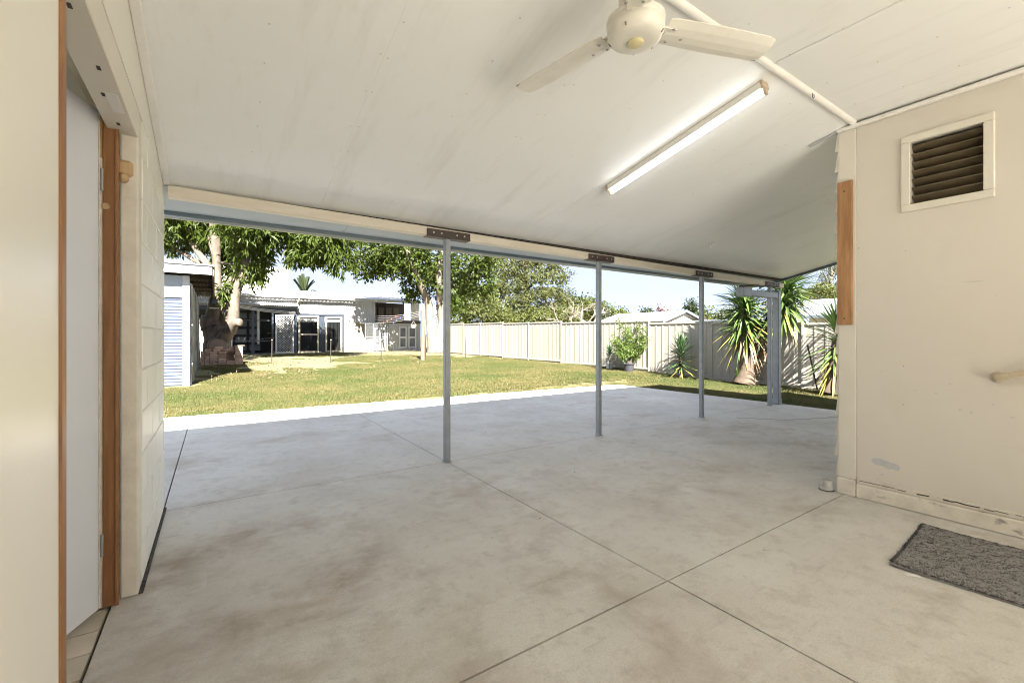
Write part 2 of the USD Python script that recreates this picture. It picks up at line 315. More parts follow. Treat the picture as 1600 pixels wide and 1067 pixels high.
mat('yucca_dry', (.22, .155, .085), (.15, .10, .055), 8, rough=.8, island=.3)
mat('yucca_deep', (.035, .075, .028), (.06, .105, .035), 8, rough=.34, island=.35)
def grassmat(name, green, straw):
    M[name] = usdkit.material(stage, f'/World/Looks/{name}', {
        'g': ('geometry', {}), 'n': ('noise_texture', {'scale': .55, 'detail': 6, 'roughness': .62}), 'n2': ('noise_texture', {'scale': 4.5, 'detail': 4, 'roughness': .6}), 'a': ('math', {'math_type': 'multiply_add', 'value2': .45}),
        'f': ('rgb_ramp', {'ramp': [(.60, (0,) * 3), (.86, (1,) * 3)]}), 'r1': ('rgb_ramp', {'ramp': green}), 'r2': ('rgb_ramp', {'ramp': straw}), 'mx': ('mix_color', {}),
        'p': ('principled_bsdf', {'roughness': .6, 'specular_ior_level': .3}), 't': ('translucent_bsdf', {}), 'x': ('mix_closure', {'fac': .3})},
        [('g.position', 'n.vector'), ('g.position', 'n2.vector'), ('n2.fac', 'a.value1'), ('n.fac', 'a.value3'), ('a.value', 'f.fac'), ('f.color', 'mx.fac'), ('g.random_per_island', 'r1.fac'), ('g.random_per_island', 'r2.fac'), ('r1.color', 'mx.a'), ('r2.color', 'mx.b'),
         ('mx.result', 'p.base_color'), ('mx.result', 't.color'), ('p.BSDF', 'x.closure1'), ('t.BSDF', 'x.closure2')], surface='x.closure')
grassmat('grass_blade', [(0, (.085, .105, .028)), (.5, (.165, .175, .055)), (.85, (.24, .22, .10)), (1, (.36, .31, .19))], [(0, (.16, .14, .055)), (.45, (.27, .225, .115)), (1, (.42, .35, .22))])
leafmat('dry_leaf', [(0, (.17, .115, .07)), (.6, (.32, .24, .15)), (1, (.48, .40, .29))], rough=.7, trans=.15)
mat('lawn', (.155, .14, .06), (.19, .16, .08), .9, 7, .35, .7, rough=.9, bump=.8, bscale=60,
    spots=[(.5, .52, .68, (.17, .20, .045), .6, ONE), (3.5, .58, .72, (.23, .18, .105), .5, ONE), (.45, .50, .64, (.125, .09, .06), .75, ONE)])
M['tube_glow'] = usdkit.material(stage, '/World/Looks/tube_glow', {'e': ('emission', {'color': (.93, .97, 1.0), 'strength': LAMP})}, surface='e.emission')

# ------------------------------------------------------------------ ground, slabs
def make_ground():
    gx = np.unique(np.concatenate([np.linspace(-300, -12, 14), np.arange(-12, 34, .8), np.linspace(34, 400, 16)]))
    gy = np.unique(np.concatenate([np.linspace(-200, -16, 8), np.arange(-16, 40, .8), np.linspace(40, 500, 18)]))
    XX, YY = np.meshgrid(gx, gy, indexing='ij'); ZZ = ground(XX, YY)
    n = len(gy); V = np.stack([XX, YY, ZZ], -1).reshape(-1, 3)
    F = [[i * n + j, (i + 1) * n + j, (i + 1) * n + j + 1, i * n + j + 1] for i in range(len(gx) - 1) for j in range(n - 1)]
    return V, np.array(F)
obj('lawn', MB().add(*make_ground()), 'lawn', smooth=True, kind='structure')

slab = thing('concrete_floor', None, None, kind='structure')
def back(xv): return 7.74 - .062 * (xv + .5)
G = .0045
def slab_piece(p, z1=0.0, g=G):
    obj('slab', extr(sg.Polygon(p).buffer(-g, join_style=2), .11, (0, 0, z1 - .11), (1, 0, 0), (0, 1, 0)), 'concrete', slab)
JX, JX2, JY1, JY2, RX = 1.725, 3.64, 1.277, 3.6, 7.86
slab_piece([(-.36, -4.2), (JX, -4.2), (JX, JY1), (-.36, JY1)])
slab_piece([(JX, -4.2), (3.9, -4.2), (3.9, JY1), (JX, JY1)])
slab_piece([(-.36, JY1), (JX, JY1), (JX, JY2), (-.36, JY2)])
slab_piece([(JX, JY1), (JX2, JY1), (JX2, JY2), (JX, JY2)], g=.002)
slab_piece([(JX2, JY1), (RX, JY1), (RX, JY2), (JX2, JY2)], g=.002)
slab_piece([(-5, JY2), (-.275, JY2), (-.275, back(-.28)), (-5, back(-5))])
slab_piece([(-.275, JY2), (JX, JY2), (JX, back(JX)), (-.275, back(-.28))])
slab_piece([(JX, JY2), (RX, JY2), (RX, back(RX) - .25), (RX - .3, back(RX)), (JX, back(JX))])
obj('slab', extr(sg.box(-6, -16, 9, -4.205), .11, (0, 0, -.11), (1, 0, 0), (0, 1, 0)), 'pale_concrete', slab)
obj('slab_base', box(-.34, RX - .05, -15, 3.6, -.20, -.014), 'joint_dirt', slab); obj('slab_base', box(-4.9, RX - .05, 3.602, 6.9, -.20, -.014), 'joint_dirt', slab)
# saw cut in the right-hand slab
cut = MB(); q = [aty(1140, 640, 3.6)[:2] * 0 + np.array(p) for p in ((6.0, 3.32), (6.35, 2.86), (7.35, 2.5), (7.75, 2.75))]
for a, b in zip(q[:-1], q[1:]): cut.mb(obox((*a, .0005), (*b, .0005), .006, .003))
obj('saw_cut', cut, 'joint_dirt', slab)
dr = atg(694, 622.5)
o = thing('drain_board', 'thin brown board lying flat at the lawn edge of the slab', 'board', (dr[0], 7.36, 0))
obj('plank', box(2.82, 3.1, 7.28, 7.44, .002, .022, .004), 'timber_raw', o); obj('plank', box(3.105, 3.42, 7.275, 7.435, .002, .024, .004), 'timber_raw', o)

# ------------------------------------------------------------------ carport ceiling and roof
RIDGE_Y, CZ, SL = 1.216, 2.62, .22
def cz(Yv): return CZ - SL * (Yv - RIDGE_Y)
seams = [-.28, .66, 1.60, 2.55, 3.49, 4.42, 5.36, 6.30, 7.24, 7.93]
rn0 = random.Random(9); mat('nail_dull', (.66, .62, .54), (.45, .40, .33), 30, rough=.6)
ceil = thing('ceiling', None, None, kind='structure')
for a, b in zip(seams[:-1], seams[1:]):
    a2, b2 = a + .0004, b - .0004
    obj('ceiling_sheet', extr(sg.Polygon([(RIDGE_Y, CZ), (3.60, cz(3.60)), (3.60, cz(3.60) + .008), (RIDGE_Y, CZ + .008)]), b2 - a2, (a2, 0, 0), (0, 1, 0), (0, 0, 1)), 'ceiling_paint', ceil)
for a, b in zip([-.28, .80, 1.68, 2.56, 3.44, 4.5], [.80, 1.68, 2.56, 3.44, 4.5, 7.93]):
    obj('ceiling_sheet', box(a + .001, b - .001, -4.5, RIDGE_Y - .002, CZ, CZ + .008), 'ceiling_paint', ceil)
for a, b in zip(seams[:-1], seams[1:]):
    nm = MB()
    for xx in (a + .02, (a + b) / 2, b - .02):
        for q in range(10):
            yy = RIDGE_Y + .12 + q * .245 + rn0.uniform(-.03, .03)
            if rn0.random() < .8: nm.mb(lathe([(0, -.0012), (.004, -.001), (.0045, .0)], (xx + rn0.uniform(-.006, .006), yy, cz(yy) - .0003), 6))
    obj('nail_heads', nm, 'nail_dull', ceil)
for a, b in ((-.28, .80), (.80, 1.68), (1.68, 2.56), (2.56, 3.44)):
    nm = MB()
    for xx in (a + .02, (a + b) / 2, b - .02):
        for q in range(9): nm.mb(lathe([(0, -.0012), (.004, -.001), (.0045, .0)], (xx + rn0.uniform(-.006, .006), RIDGE_Y - .1 - q * .24, CZ - .0003), 6))
    obj('nail_heads', nm, 'nail_dull', ceil)
obj('cover_strip', tube([(-.27, RIDGE_Y, CZ - .004), (3.70, RIDGE_Y, CZ - .004)], .021, 12), 'cover_paint', ceil, smooth=40)
obj('cover_strip', box(2.538, 2.582, -4.5, RIDGE_Y - .03, CZ - .007, CZ - .0005, .002), 'ceiling_paint', ceil)
cn = MB()   # cornice along the left wall, ridge bend included
cn.mb(obox((-.253, -4.5, CZ - .011), (-.253, RIDGE_Y, CZ - .011), .038, .02, b=.004)).mb(obox((-.253, RIDGE_Y, CZ - .011), (-.253, 3.55, cz(3.55) - .011), .038, .02, b=.004))
obj('cornice', cn, 'cover_paint', ceil)
obj('cornice', obox((3.708, -4.5, CZ - .014), (3.708, RIDGE_Y + .1, CZ - .028), .036, .026, b=.006), 'cover_paint', ceil)

roof = thing('carport_roof', 'low pitched metal carport roof with blue eave lining and gutter', 'roof', (0, 0, 2.7))
rp = [(-4.55, CZ + .07), (RIDGE_Y, CZ + .07), (4.02, cz(4.02) + .03), (4.02, cz(4.02) + .05), (RIDGE_Y, CZ + .10), (-4.55, CZ + .10)]
obj('roof_deck', extr(sg.Polygon(rp), 8.95 + 3.2, (-4.2, 0, 0), (0, 1, 0), (0, 0, 1)), 'roof_pale', roof)
for a, b in ((-4.2, .93), (.933, 5.2), (5.203, 7.93)):
    obj('eave_lining', extr(sg.Polygon([(3.645, cz(3.645) + .016), (4.0, cz(4.0) + .018), (4.0, cz(4.0) + .024), (3.645, cz(3.645) + .022)]), b - a, (a, 0, 0), (0, 1, 0), (0, 0, 1)), 'eave_blue', roof)
gz = 2.0
gp = sg.Polygon([(4.0, gz + .075), (4.0, gz + .028), (4.012, gz + .024), (4.018, gz + .006), (4.03, gz), (4.125, gz), (4.13, gz + .09), (4.12, gz + .09), (4.115, gz + .01), (4.035, gz + .01), (4.01, gz + .075)])
obj('gutter', extr(gp, 8.0 + 4.2, (-4.2, 0, 0), (0, 1, 0), (0, 0, 1)), 'gutter_blue', roof)
obj('gutter_lip', tube([(-4.2, 4.13, gz + .002), (8.0, 4.13, gz + .002)], .006, 6), 'gutter_lip', roof)
vg = MB().mb(obox((7.955, RIDGE_Y - 2, CZ + .03), (7.955, RIDGE_Y, CZ + .03), .04, .12)).mb(obox((7.955, RIDGE_Y, CZ + .015), (7.955, 4.0, cz(4.0) + .015), .04, .10))
obj('verge_board', vg, 'gutter_blue', roof)

# beam on posts, a little lower towards its far end
def bz(X): return 2.090 - .0098 * (X + .25)
beam = thing('carport_beam', 'long cream painted timber beam resting on the steel posts', 'beam', (3.8, 3.6, 2.0))
for a, b in ((-.25, 1.72), (1.722, 3.62), (3.622, 7.9)):
    obj('timber', obox((a, 3.6, bz(a) - .036), (b, 3.6, bz(b) - .036), .078, .072, b=.004), 'beam_paint', beam)
obj('nail_plate', box(2.62, 2.74, 3.556, 3.562, bz(2.7) - .06, bz(2.7) - .008), 'beam_paint', beam)
obj('gap_filler', box(-.25, 7.9, 3.603, 3.64, 2.06, 2.13), 'crack_dark', beam)
post_names = ['nearest steel post, widest in view, standing where four slabs meet', 'second steel post from the block wall, between two slab joints',
              'third steel post from the block wall, in front of the small yucca fence', 'slim steel post at the far end of the beam beside the broad grey pillar']
for (pxv, w), lab in zip(((1.725, .21), (3.62, .2), (5.61, .2), (7.50, .22)), post_names):
    zt = bz(pxv) - .075
    t = thing('steel_post', lab, 'post', (pxv, 3.6, 0), group='galvanised posts holding the carport beam')
    obj('shaft', box(pxv - .026, pxv + .026, 3.574, 3.626, .004, zt, .005), 'galvanised', t)
    obj('foot_weld', box(pxv - .031, pxv + .031, 3.569, 3.631, 0, .012, .003), 'galvanised', t)
    tp = obj('bracket_plate', box(pxv - w, pxv + w, 3.546, 3.558, zt - .006, zt + .062, .002), 'plate_brown', t)
    obj('bracket_shelf', box(pxv - w, pxv + w, 3.560, 3.636, zt - .005, zt - .001), 'plate_brown', t)
    for dx in (-.15, -.075, .075, .15):
        obj('bolt', lathe([(0, -.004), (.009, -.004), (.009, .0), (.009, .003)], (pxv + dx, 3.546, zt + .03), 6, axis=1), 'bolt_metal', t)
obj('gate_latch', box(7.12, 7.2, 3.62, 3.9, 1.93, 1.96, .004), 'wire_dark', label='small dark bracket under the eave beside the last steel post', cat='bracket')

# broad grey pillar with a folded arm
t = thing('grey_pillar', 'broad grey steel pillar with a short horizontal arm at its top', 'pillar', (7.72, 3.62, 0))
obj('column', box(7.71, 7.81, 3.56, 3.66, 0, 1.88, .010), 'galvanised', t)
obj('foot_collar', box(7.703, 7.817, 3.553, 3.667, 0, .09, .006), 'galvanised', t)
obj('arm', obox((7.71, 3.61, 1.80), (6.86, 3.61, 1.80), .09, .10, b=.01), 'galvanised', t)
obj('arm_head', box(6.62, 6.86, 3.55, 3.67, 1.735, 1.875, .008), 'galvanised', t)
obj('cap', box(7.704, 7.816, 3.554, 3.666, 1.88, 1.892, .004), 'galvanised', t)

# ------------------------------------------------------------------ left wall with doorway
WX = -.272
lw = thing('block_wall', 'cream painted concrete block wall with an open doorway', 'wall', (WX, 2, 0))
obj('near_panel', box(-.44, WX, -5.6, 1.302, 0, 2.66, .003), 'wall_cream', lw)
obj('jamb', box(-.45, WX + .004, 1.304, 1.342, 0, 2.0, .003), 'timber_brown', lw, label='near brown door jamb')
obj('jamb', box(-.384, -.338, 2.452, 2.49, 0, 2.05, .003), 'timber_brown', lw, label='far brown door jamb')
obj('jamb_rebate', box(-.425, -.385, 2.456, 2.49, 0, 1.86, .003), 'door_edge', lw)
obj('jamb_rebate', box(-.425, -.385, 2.462, 2.49, 1.862, 2.05, .003), 'timber_pale', lw)
obj('jamb_stop', box(-.345, -.332, 2.444, 2.452, 0, 2.0, .002), 'timber_brown', lw)
obj('lintel', box(-.372, WX - .002, 1.342, 2.50, 1.985, 2.10, .004), 'trim_cream', lw)
obj('frame_head', box(-.41, -.375, 1.3, 2.5, 2.085, 2.12), 'timber_brown', lw)
obj('upper_panel', extr(sg.Polygon([(1.303, 2.102), (3.62, 2.102), (3.62, cz(3.62) + .03), (1.303, cz(1.303) + .05)]), .168, (-.44, 0, 0), (0, 1, 0), (0, 0, 1)), 'wall_cream', lw)
obj('reveal', box(-.336, WX - .003, 2.494, 2.60, 0, 2.10, .006), 'mortar_paint', lw)
obj('mortar_bed', box(-.44, WX - .004, 2.605, 3.636, 0, 2.10), 'mortar_paint', lw)
rng = random.Random(4)
for r in range(11):
    z0 = r * .193 + .012; yv = 2.585 + (.0 if r % 2 else -.2)
    while yv < 3.64:
        a, b = max(yv, 2.592), min(yv + .39, 3.64)
        if b - a > .05: obj('block', box(-.43, WX + rng.uniform(-.0012, .0012), a + .004, b - .004, z0, min(z0 + .185, 2.10), .004), 'block_paint', lw)
        yv += .398
obj('floor_seal', tube([(WX + .004, 2.5, .004), (WX + .004, 3.64, .004)], .009, 6), 'joint_dirt', lw)
obj('hook_block', MB().mb(box(-.345, -.29, 2.462, 2.493, 1.80, 1.87, .012)).mb(box(-.335, -.305, 2.45, 2.493, 1.775, 1.81, .01)), 'timber_pale', lw)
obj('knot_plug', lathe([(0, -.002), (.012, -.002), (.014, 0)], (-.375, 2.451, 1.66), 10, axis=1), 'timber_pale', lw)
for yy, xx in ((1.60, -.315), (1.92, -.31), (2.12, -.33), (2.38, -.325)):
    obj('screw_hole', box(xx - .005, xx + .005, yy - .012, yy + .012, 1.983, 1.986), 'crack_dark', lw)
obj('plaster_patch', box(-.325, -.29, 2.10, 2.26, 1.9835, 1.986, .001), 'tag_white', lw)
# white door leaf standing ajar inwards
hp = np.array([-.388, 2.416]); dd = np.array([-.063, -.145]); dd /= np.linalg.norm(dd); nn = np.array([-dd[1], dd[0]]); nn = nn if nn[0] > 0 else -nn
def leaf_pt(a, b, zz): p = hp + dd * a + nn * b; return np.array([p[0], p[1], zz])
dl = thing('white_door', 'plain white door leaf standing ajar in the block wall doorway', 'door', (*hp, 0))
obj('leaf', obox(leaf_pt(.004, -.018, 1.028), leaf_pt(.86, -.018, 1.028), .034, 2.02, b=.002), 'door_white', dl)
obj('hinge_edge', obox(leaf_pt(-.003, -.018, 1.028), leaf_pt(.003, -.018, 1.028), .036, 2.018), 'door_edge', dl)
for zz in (.27, 1.76): obj('hinge', MB().mb(obox(leaf_pt(-.008, -.01, zz), leaf_pt(-.004, -.01, zz), .03, .09)).mb(tube([leaf_pt(-.008, .004, zz - .045), leaf_pt(-.008, .004, zz + .045)], .005, 6)), 'galvanised', dl)
# the room behind
rm = thing('inner_room', None, None, kind='structure', loc=(-2, 2, 0))
obj('wall', extr(sg.Polygon([(-.5, -.05), (3.55, -.05), (3.55, 2.08), (1.2, 2.6), (-.5, 2.6)]).difference(sg.box(.6, .8, 3.4, 2.2)), .1, (-3.2, 0, 0), (0, 1, 0), (0, 0, 1)), 'room_paint', rm); obj('wall', box(-3.1, -.445, 3.5, 3.6, -.05, 2.08), 'room_paint', rm); obj('wall', box(-3.1, -.445, -.5, -.4, -.05, 2.62), 'room_paint', rm)
obj('wall', box(-.50, -.446, 2.56, 3.5, -.05, 2.09), 'room_paint', rm)
obj('ceiling', extr(sg.Polygon([(-.4, 2.5), (1.6, 2.5), (3.5, cz(3.5) - .03), (3.5, cz(3.5) - .01), (1.6, 2.53), (-.4, 2.53)]), 2.655, (-3.1, 0, 0), (0, 1, 0), (0, 0, 1)), 'room_paint', rm)
obj('floor_base', box(-3.1, -.44, -.4, 3.5, -.09, -.0165), 'grout', rm)
for i in range(9):
    for j in range(14):
        a, b = -.365 - (i + 1) * .15, .95 + j * .15
        obj('floor_tile', box(a + .003, a + .147, b + .003, b + .147, -.027, -.010, .002), 'floor_tile', rm)

# ------------------------------------------------------------------ right wall (sheeted house wall)
RWX = 3.727
rw = thing('house_wall', 'cream sheeted house wall with small louvred window and weatherboard side', 'wall', (RWX, 1, 0))
hole = sg.Polygon([(.591, 1.972), (.916, 1.972), (.916, 2.37), (.591, 2.37)])
obj('wall_sheet', extr(sg.Polygon([(-5.6, .135), (1.205, .135), (1.205, 2.61), (-5.6, 2.61)]).difference(hole), .06, (RWX, 0, 0), (0, 1, 0), (0, 0, 1)), 'wall_sheet', rw)
obj('corner_board', box(RWX - .006, RWX + .09, 1.207, 1.312, .118, 2.58, .003), 'trim_cream', rw)
obj('plinth', box(RWX - .022, RWX + .09, -5.6, 1.205, 0, .098, .008), 'plinth_paint', rw)
obj('plinth', box(RWX - .026, RWX + .09, 1.206, 1.318, 0, .117, .008), 'plinth_paint', rw, label='square foot of the corner board')
obj('bottom_rail', box(RWX - .012, RWX + .05, -5.6, 1.203, .100, .134, .004), 'plinth_paint', rw)
ck = MB()
yk = 1.19
while yk > .28:
    ln_ = rng.uniform(.02, .06); zk = .120 + rng.uniform(-.003, .003)
    if rng.random() < .75: ck.mb(obox((RWX - .0125, yk, zk), (RWX - .0125, yk - ln_, zk + rng.uniform(-.003, .003)), .002, rng.uniform(.002, .004) + .005 * math.exp(-((yk - .78) / .2) ** 2)))
    yk -= ln_ * rng.uniform(.9, 1.3)
obj('crack', ck, 'crack_dark', rw)
pp = sg.Polygon([(1.125, .275), (1.11, .295), (1.07, .30), (1.05, .292), (1.02, .285), (.985, .28), (.97, .262), (.975, .238), (1.01, .243), (1.03, .236), (1.06, .25), (1.10, .252)])
obj('peeled_patch', extr(pp, .001, (RWX - .0012, 0, 0), (0, 1, 0), (0, 0, 1)), 'bare_patch', rw)
r9 = random.Random(31)
def blotch(cy_, cz_, a, b, n=11): return sg.Polygon([(cy_ + a * (.6 + .5 * r9.random()) * math.cos(k * 2 * math.pi / n), cz_ + b * (.6 + .5 * r9.random()) * math.sin(k * 2 * math.pi / n)) for k in range(n)])
for (px, py), a, b, mm in [((1377, 581), .006, .009, 'scuff'), ((1484, 600), .010, .006, 'scuff'), ((1500, 640), .012, .008, 'scuff'), ((1518, 644), .009, .010, 'scuff'), ((1552, 632), .012, .007, 'scuff'), ((1582, 652), .014, .007, 'scuff'), ((1462, 614), .012, .006, 'scuff'),
                           ((1378, 741), .012, .006, 'bare_patch'), ((1372, 748), .010, .004, 'bare_patch'), ((1412, 572), .003, .004, 'crack_dark'), ((1411, 632), .003, .004, 'crack_dark'), ((1490, 205), .003, .003, 'crack_dark'), ((1415, 392), .003, .003, 'crack_dark'), ((1342, 388), .003, .004, 'crack_dark'), ((1556, 462), .004, .003, 'scuff'), ((1520, 440), .05, .006, 'scuff'), ((1430, 610), .012, .004, 'scuff')]:
    p = atx(px, py, RWX); obj('scuff', extr(blotch(p[1], p[2], a, b), .0005, (RWX - .0006, 0, 0), (0, 1, 0), (0, 0, 1)), mm, rw)
obj('raw_timber', box(RWX - .026, RWX - .0065, 1.224, 1.314, 1.205, 2.222, .003), 'timber_raw', rw)
for zz in (1.25, 2.15): obj('nail', lathe([(0, -.001), (.006, -.001), (.006, 0.001)], (RWX - .0265, 1.27, zz), 8, axis=0), 'crack_dark', rw)
wn = thing('window', None, None, loc=(RWX, .75, 2.17), parent=rw)
fw = .046
for n_, (a, b, c, d_) in (('frame_side', (.591 - fw, .591, 1.972, 2.37)), ('frame_side', (.916, .916 + fw, 1.972, 2.37)), ('frame_top', (.591 - fw, .916 + fw, 2.3702, 2.37 + fw)), ('frame_bottom', (.591 - fw + .0, .916 + fw, 1.972 - fw, 1.9718))):
    obj(n_, box(RWX - .018, RWX + .008, a, b, c, d_, .004), 'trim_cream', wn)
obj('reveal', MB().mb(box(RWX + .005, RWX + .10, .585, .5905, 1.966, 2.376)).mb(box(RWX + .005, RWX + .10, .9165, .922, 1.966, 2.376)).mb(box(RWX + .005, RWX + .10, .585, .922, 2.3705, 2.376)).mb(box(RWX + .005, RWX + .10, .585, .922, 1.966, 1.9715)), 'trim_cream', wn)
for k in range(7):
    zc = 2.005 + k * .054
    obj('louvre_slat', obox((RWX + .045, .594, zc), (RWX + .045, .913, zc), .006, .086, up=(.89, 0, -.45)), 'louvre_glass', wn)
obj('backing', box(RWX + .1, RWX + .11, .58, .93, 1.96, 2.38), 'dark_room', wn)
for k in range(17):
    z0 = .13 + k * .146
    prof = sg.Polygon([(1.313, z0 - .012), (1.337 + rng.uniform(-.003, .004), z0 - .012), (1.318, z0 + .15), (1.313, z0 + .15)])
    obj('weatherboard', extr(prof, 5.0, (RWX + .004 + rng.uniform(-.002, .003), 0, 0), (0, 1, 0), (0, 0, 1)), 'trim_cream', rw)
obj('side_wall', box(RWX + .03, 9.0, 1.15, 1.311, .02, 2.6), 'trim_cream', rw)
obj('ceiling_plate', obox((3.72, 1.32, cz(1.32) - .006), (3.715, 1.50, cz(1.50) - .006), .05, .003), 'shade_white', label='small metal plate on the ceiling at the top of the wall corner', cat='plate')
e = thing('pipe_stub', 'short stained white pipe stub standing at the foot of the wall corner', 'pipe', (3.73, 1.385, 0))
obj('pipe', lathe([(.036, 0), (.036, .072), (.033, .074), (.033, 0)], (3.715, 1.385, 0), 20), 'pipe_white', e, smooth=30)
obj('collar', lathe([(.044, 0), (.044, .03), (.036, .032)], (3.715, 1.385, 0), 20), 'pipe_white', e, smooth=30)
obj('dirt_ring', lathe([(.050, 0), (.048, .004), (.044, .006)], (3.715, 1.385, 0.001), 16), 'joint_dirt', e)
# grab rail
p0, p1 = atx(1556, 590, RWX - .05), atx(1600, 582.5, RWX - .05); dv = (p1 - p0) / np.linalg.norm(p1 - p0)
e = thing('grab_rail', 'beige grab rail with rounded end fitting on the house wall', 'rail', p0)
obj('rail', tube([p0, p0 + dv * 1.2], .0165, 14), 'rail_beige', e, smooth=40)
obj('end_fitting', tube([p0 - dv * .012, p0 - dv * .008, p0, p0 + dv * .03, p0 + dv * .05, p0 + dv * .051], [.008, .017, .0215, .0215, .0195, .0165], 16), 'rail_beige', e, smooth=40)
obj('wall_flange', tube([p0 + np.array([0, 0, 0]), p0 + np.array([.03, 0, -.0]), p0 + np.array([.05, 0, 0])], [.016, .02, .032], 16), 'rail_beige', e, smooth=40)

# door mat, tag
def rot2(p, a): return np.array([p[0] * math.cos(a) - p[1] * math.sin(a), p[0] * math.sin(a) + p[1] * math.cos(a)])
mo, ma = np.array([2.735, .757]), math.radians(4.0)
e = thing('door_mat', 'grey tufted door mat on the concrete by the house wall', 'mat', (3.1, .5, 0))
def curl(p): return .016 * np.exp(-np.hypot(p[..., 0], p[..., 1]) / .09) + .010 * np.exp(-np.hypot(p[..., 0] - .735, p[..., 1]) / .08)
def matmesh():
    nx, ny = 46, 60; V = []
    pts = np.array([[i / (nx - 1) * .735, -j / (ny - 1) * 1.15] for i in range(nx) for j in range(ny)])
    edge = np.minimum(np.minimum(pts[:, 0], .735 - pts[:, 0]), np.minimum(-pts[:, 1], 1.15 + pts[:, 1]))
    h = .009 * sm(edge / .02) + .006 * meshkit.noise(np.column_stack([pts * 90, 0 * pts[:, 0]]), 3) * sm(edge / .02) + .001
    w = .006 * (meshkit.noise(np.column_stack([pts * 30, 0 * pts[:, 0]]), 8) - .5)
    for p, hh, ww in zip(pts, h, w):
        a = rot2(p + ww, ma) + mo; V.append((a[0], a[1], hh + curl(p)))
    F = [[i * ny + j, i * ny + j + 1, (i + 1) * ny + j + 1, (i + 1) * ny + j] for i in range(nx - 1) for j in range(ny - 1)]
    return MB().add(V, F)
obj('backing', matmesh(), 'mat_fibre', e, smooth=True)
def tufts():
    r = np.random.default_rng(7); n = 60000
    p = r.uniform([.002, -1.148], [.733, -.002], (n, 2)); cu = curl(p); p = np.array([p[:, 0] * math.cos(ma) - p[:, 1] * math.sin(ma), p[:, 0] * math.sin(ma) + p[:, 1] * math.cos(ma)]).T + mo
    a = r.uniform(0, 2 * math.pi, n); l = r.uniform(.004, .011, n); w = .0026; h = r.uniform(.004, .010, n)
    b = np.column_stack([p, .008 + cu]); dx = np.column_stack([np.cos(a), np.sin(a), 0 * a]); dy = np.column_stack([-np.sin(a), np.cos(a), 0 * a])
    V = np.stack([b - dy * w, b + dy * w, b + dx * l[:, None] + np.column_stack([0 * a, 0 * a, h])], 1).reshape(-1, 3)
    return MB().add(V, np.arange(3 * n).reshape(-1, 3))
leafmat('mat_tuft', [(0, (.09, .085, .08)), (.4, (.21, .20, .19)), (.7, (.38, .36, .335)), (1, (.62, .59, .55))], rough=.9, trans=.05)
obj('pile', tufts(), 'mat_tuft', e, kind='stuff')
tgp = np.array([2.715, .66]); obj('paper_tag', MB().mb(obox((tgp[0] - .02, tgp[1] + .02, .003), (tgp[0] + .015, tgp[1] - .02, .003), .03, .001)), 'tag_white', label='small white tag on the concrete at the corner of the mat', cat='tag')

# ------------------------------------------------------------------ ceiling fan
hub = np.array([1.373, 1.165, 2.33])
fan = thing('ceiling_fan', 'cream ceiling fan with worn flat blades and domed motor', 'fan', (hub[0], hub[1], CZ))
obj('motor', lathe([(.0, -.052), (.06, -.052), (.085, -.047), (.100, -.036), (.108, -.018), (.110, -.004), (.1065, .004), (.1065, .010), (.113, .016), (.113, .030), (.10, .040), (.06, .046), (.03, .048), (0, .048)], hub, 48), 'fan_cream', fan, smooth=35)
obj('hub_cap', lathe([(0, -.066), (.022, -.065), (.029, -.060), (.031, -.050)], hub, 28), 'fan_cap', fan, smooth=35)
obj('down_rod', tube([hub + [0, 0, .06], (hub[0], hub[1], CZ - .02)], .014, 14), 'fan_cream', fan, smooth=40)
obj('hanger_bracket', MB().mb(box(hub[0] - .06, hub[0] + .06, hub[1] - .035, hub[1] + .035, hub[2] + .075, hub[2] + .135, .008)).mb(box(hub[0] - .066, hub[0] - .05, hub[1] - .03, hub[1] + .03, hub[2] + .05, hub[2] + .13, .004)).mb(box(hub[0] + .05, hub[0] + .066, hub[1] - .03, hub[1] + .03, hub[2] + .05, hub[2] + .13, .004)), 'fan_cream', fan)
obj('canopy', lathe([(.03, CZ - .09 - hub[2]), (.06, CZ - .05 - hub[2]), (.065, CZ - .003 - hub[2])], hub, 28), 'fan_cream', fan, smooth=35)
for da in (0, 45, 120, 200, 300): obj('vent_slot', obox(hub + [.097 * math.cos(math.radians(da)), .097 * math.sin(math.radians(da)), -.040], hub + [.105 * math.cos(math.radians(da)), .105 * math.sin(math.radians(da)), -.03], .006, .004), 'fan_edge', fan)
def blade(ang, wide):
    d = np.array([math.cos(ang), math.sin(ang), 0]); s = np.array([-math.sin(ang), math.cos(ang), 0]); n = 16
    tl = .16; top, bot = [], []
    V = []
    for k in range(n):
        r = .125 + (.61 - .125) * k / (n - 1); t = (r - .125) / .485
        w = (.060 + .006 * math.sin(t * 3)) * wide * (1 if t < .97 else .88) * (.93 if t < .03 else 1)
        for e_ in (-1, -.5, 0, .5, 1):
            camber = -.010 * (1 - e_ * e_); tw = math.radians(-9)
            p = hub + d * r + s * (w * e_ * math.cos(tw)) + np.array([0, 0, camber + .012 + w * e_ * math.sin(tw) - .006 * t])
            V.append(p)
    m = len(V); V = np.array(V + [p + [0, 0, .004] for p in V]); F = []
    for k in range(n - 1):
        for j in range(4):
            a = k * 5 + j; F += [[a, a + 5, a + 6, a + 1], [m + a, m + a + 1, m + a + 6, m + a + 5]]
    for k in range(n - 1):
        for j in (0, 4):
            a = k * 5 + j; F.append([a, a + 5, m + a + 5, m + a] if j == 0 else [a, m + a, m + a + 5, a + 5])
    for j in range(4):
        F += [[j, j + 1, m + j + 1, m + j], [(n - 1) * 5 + j, m + (n - 1) * 5 + j, m + (n - 1) * 5 + j + 1, (n - 1) * 5 + j + 1]]
    return MB().add(V, F), d, s
a0 = math.atan2(-.179, .47)
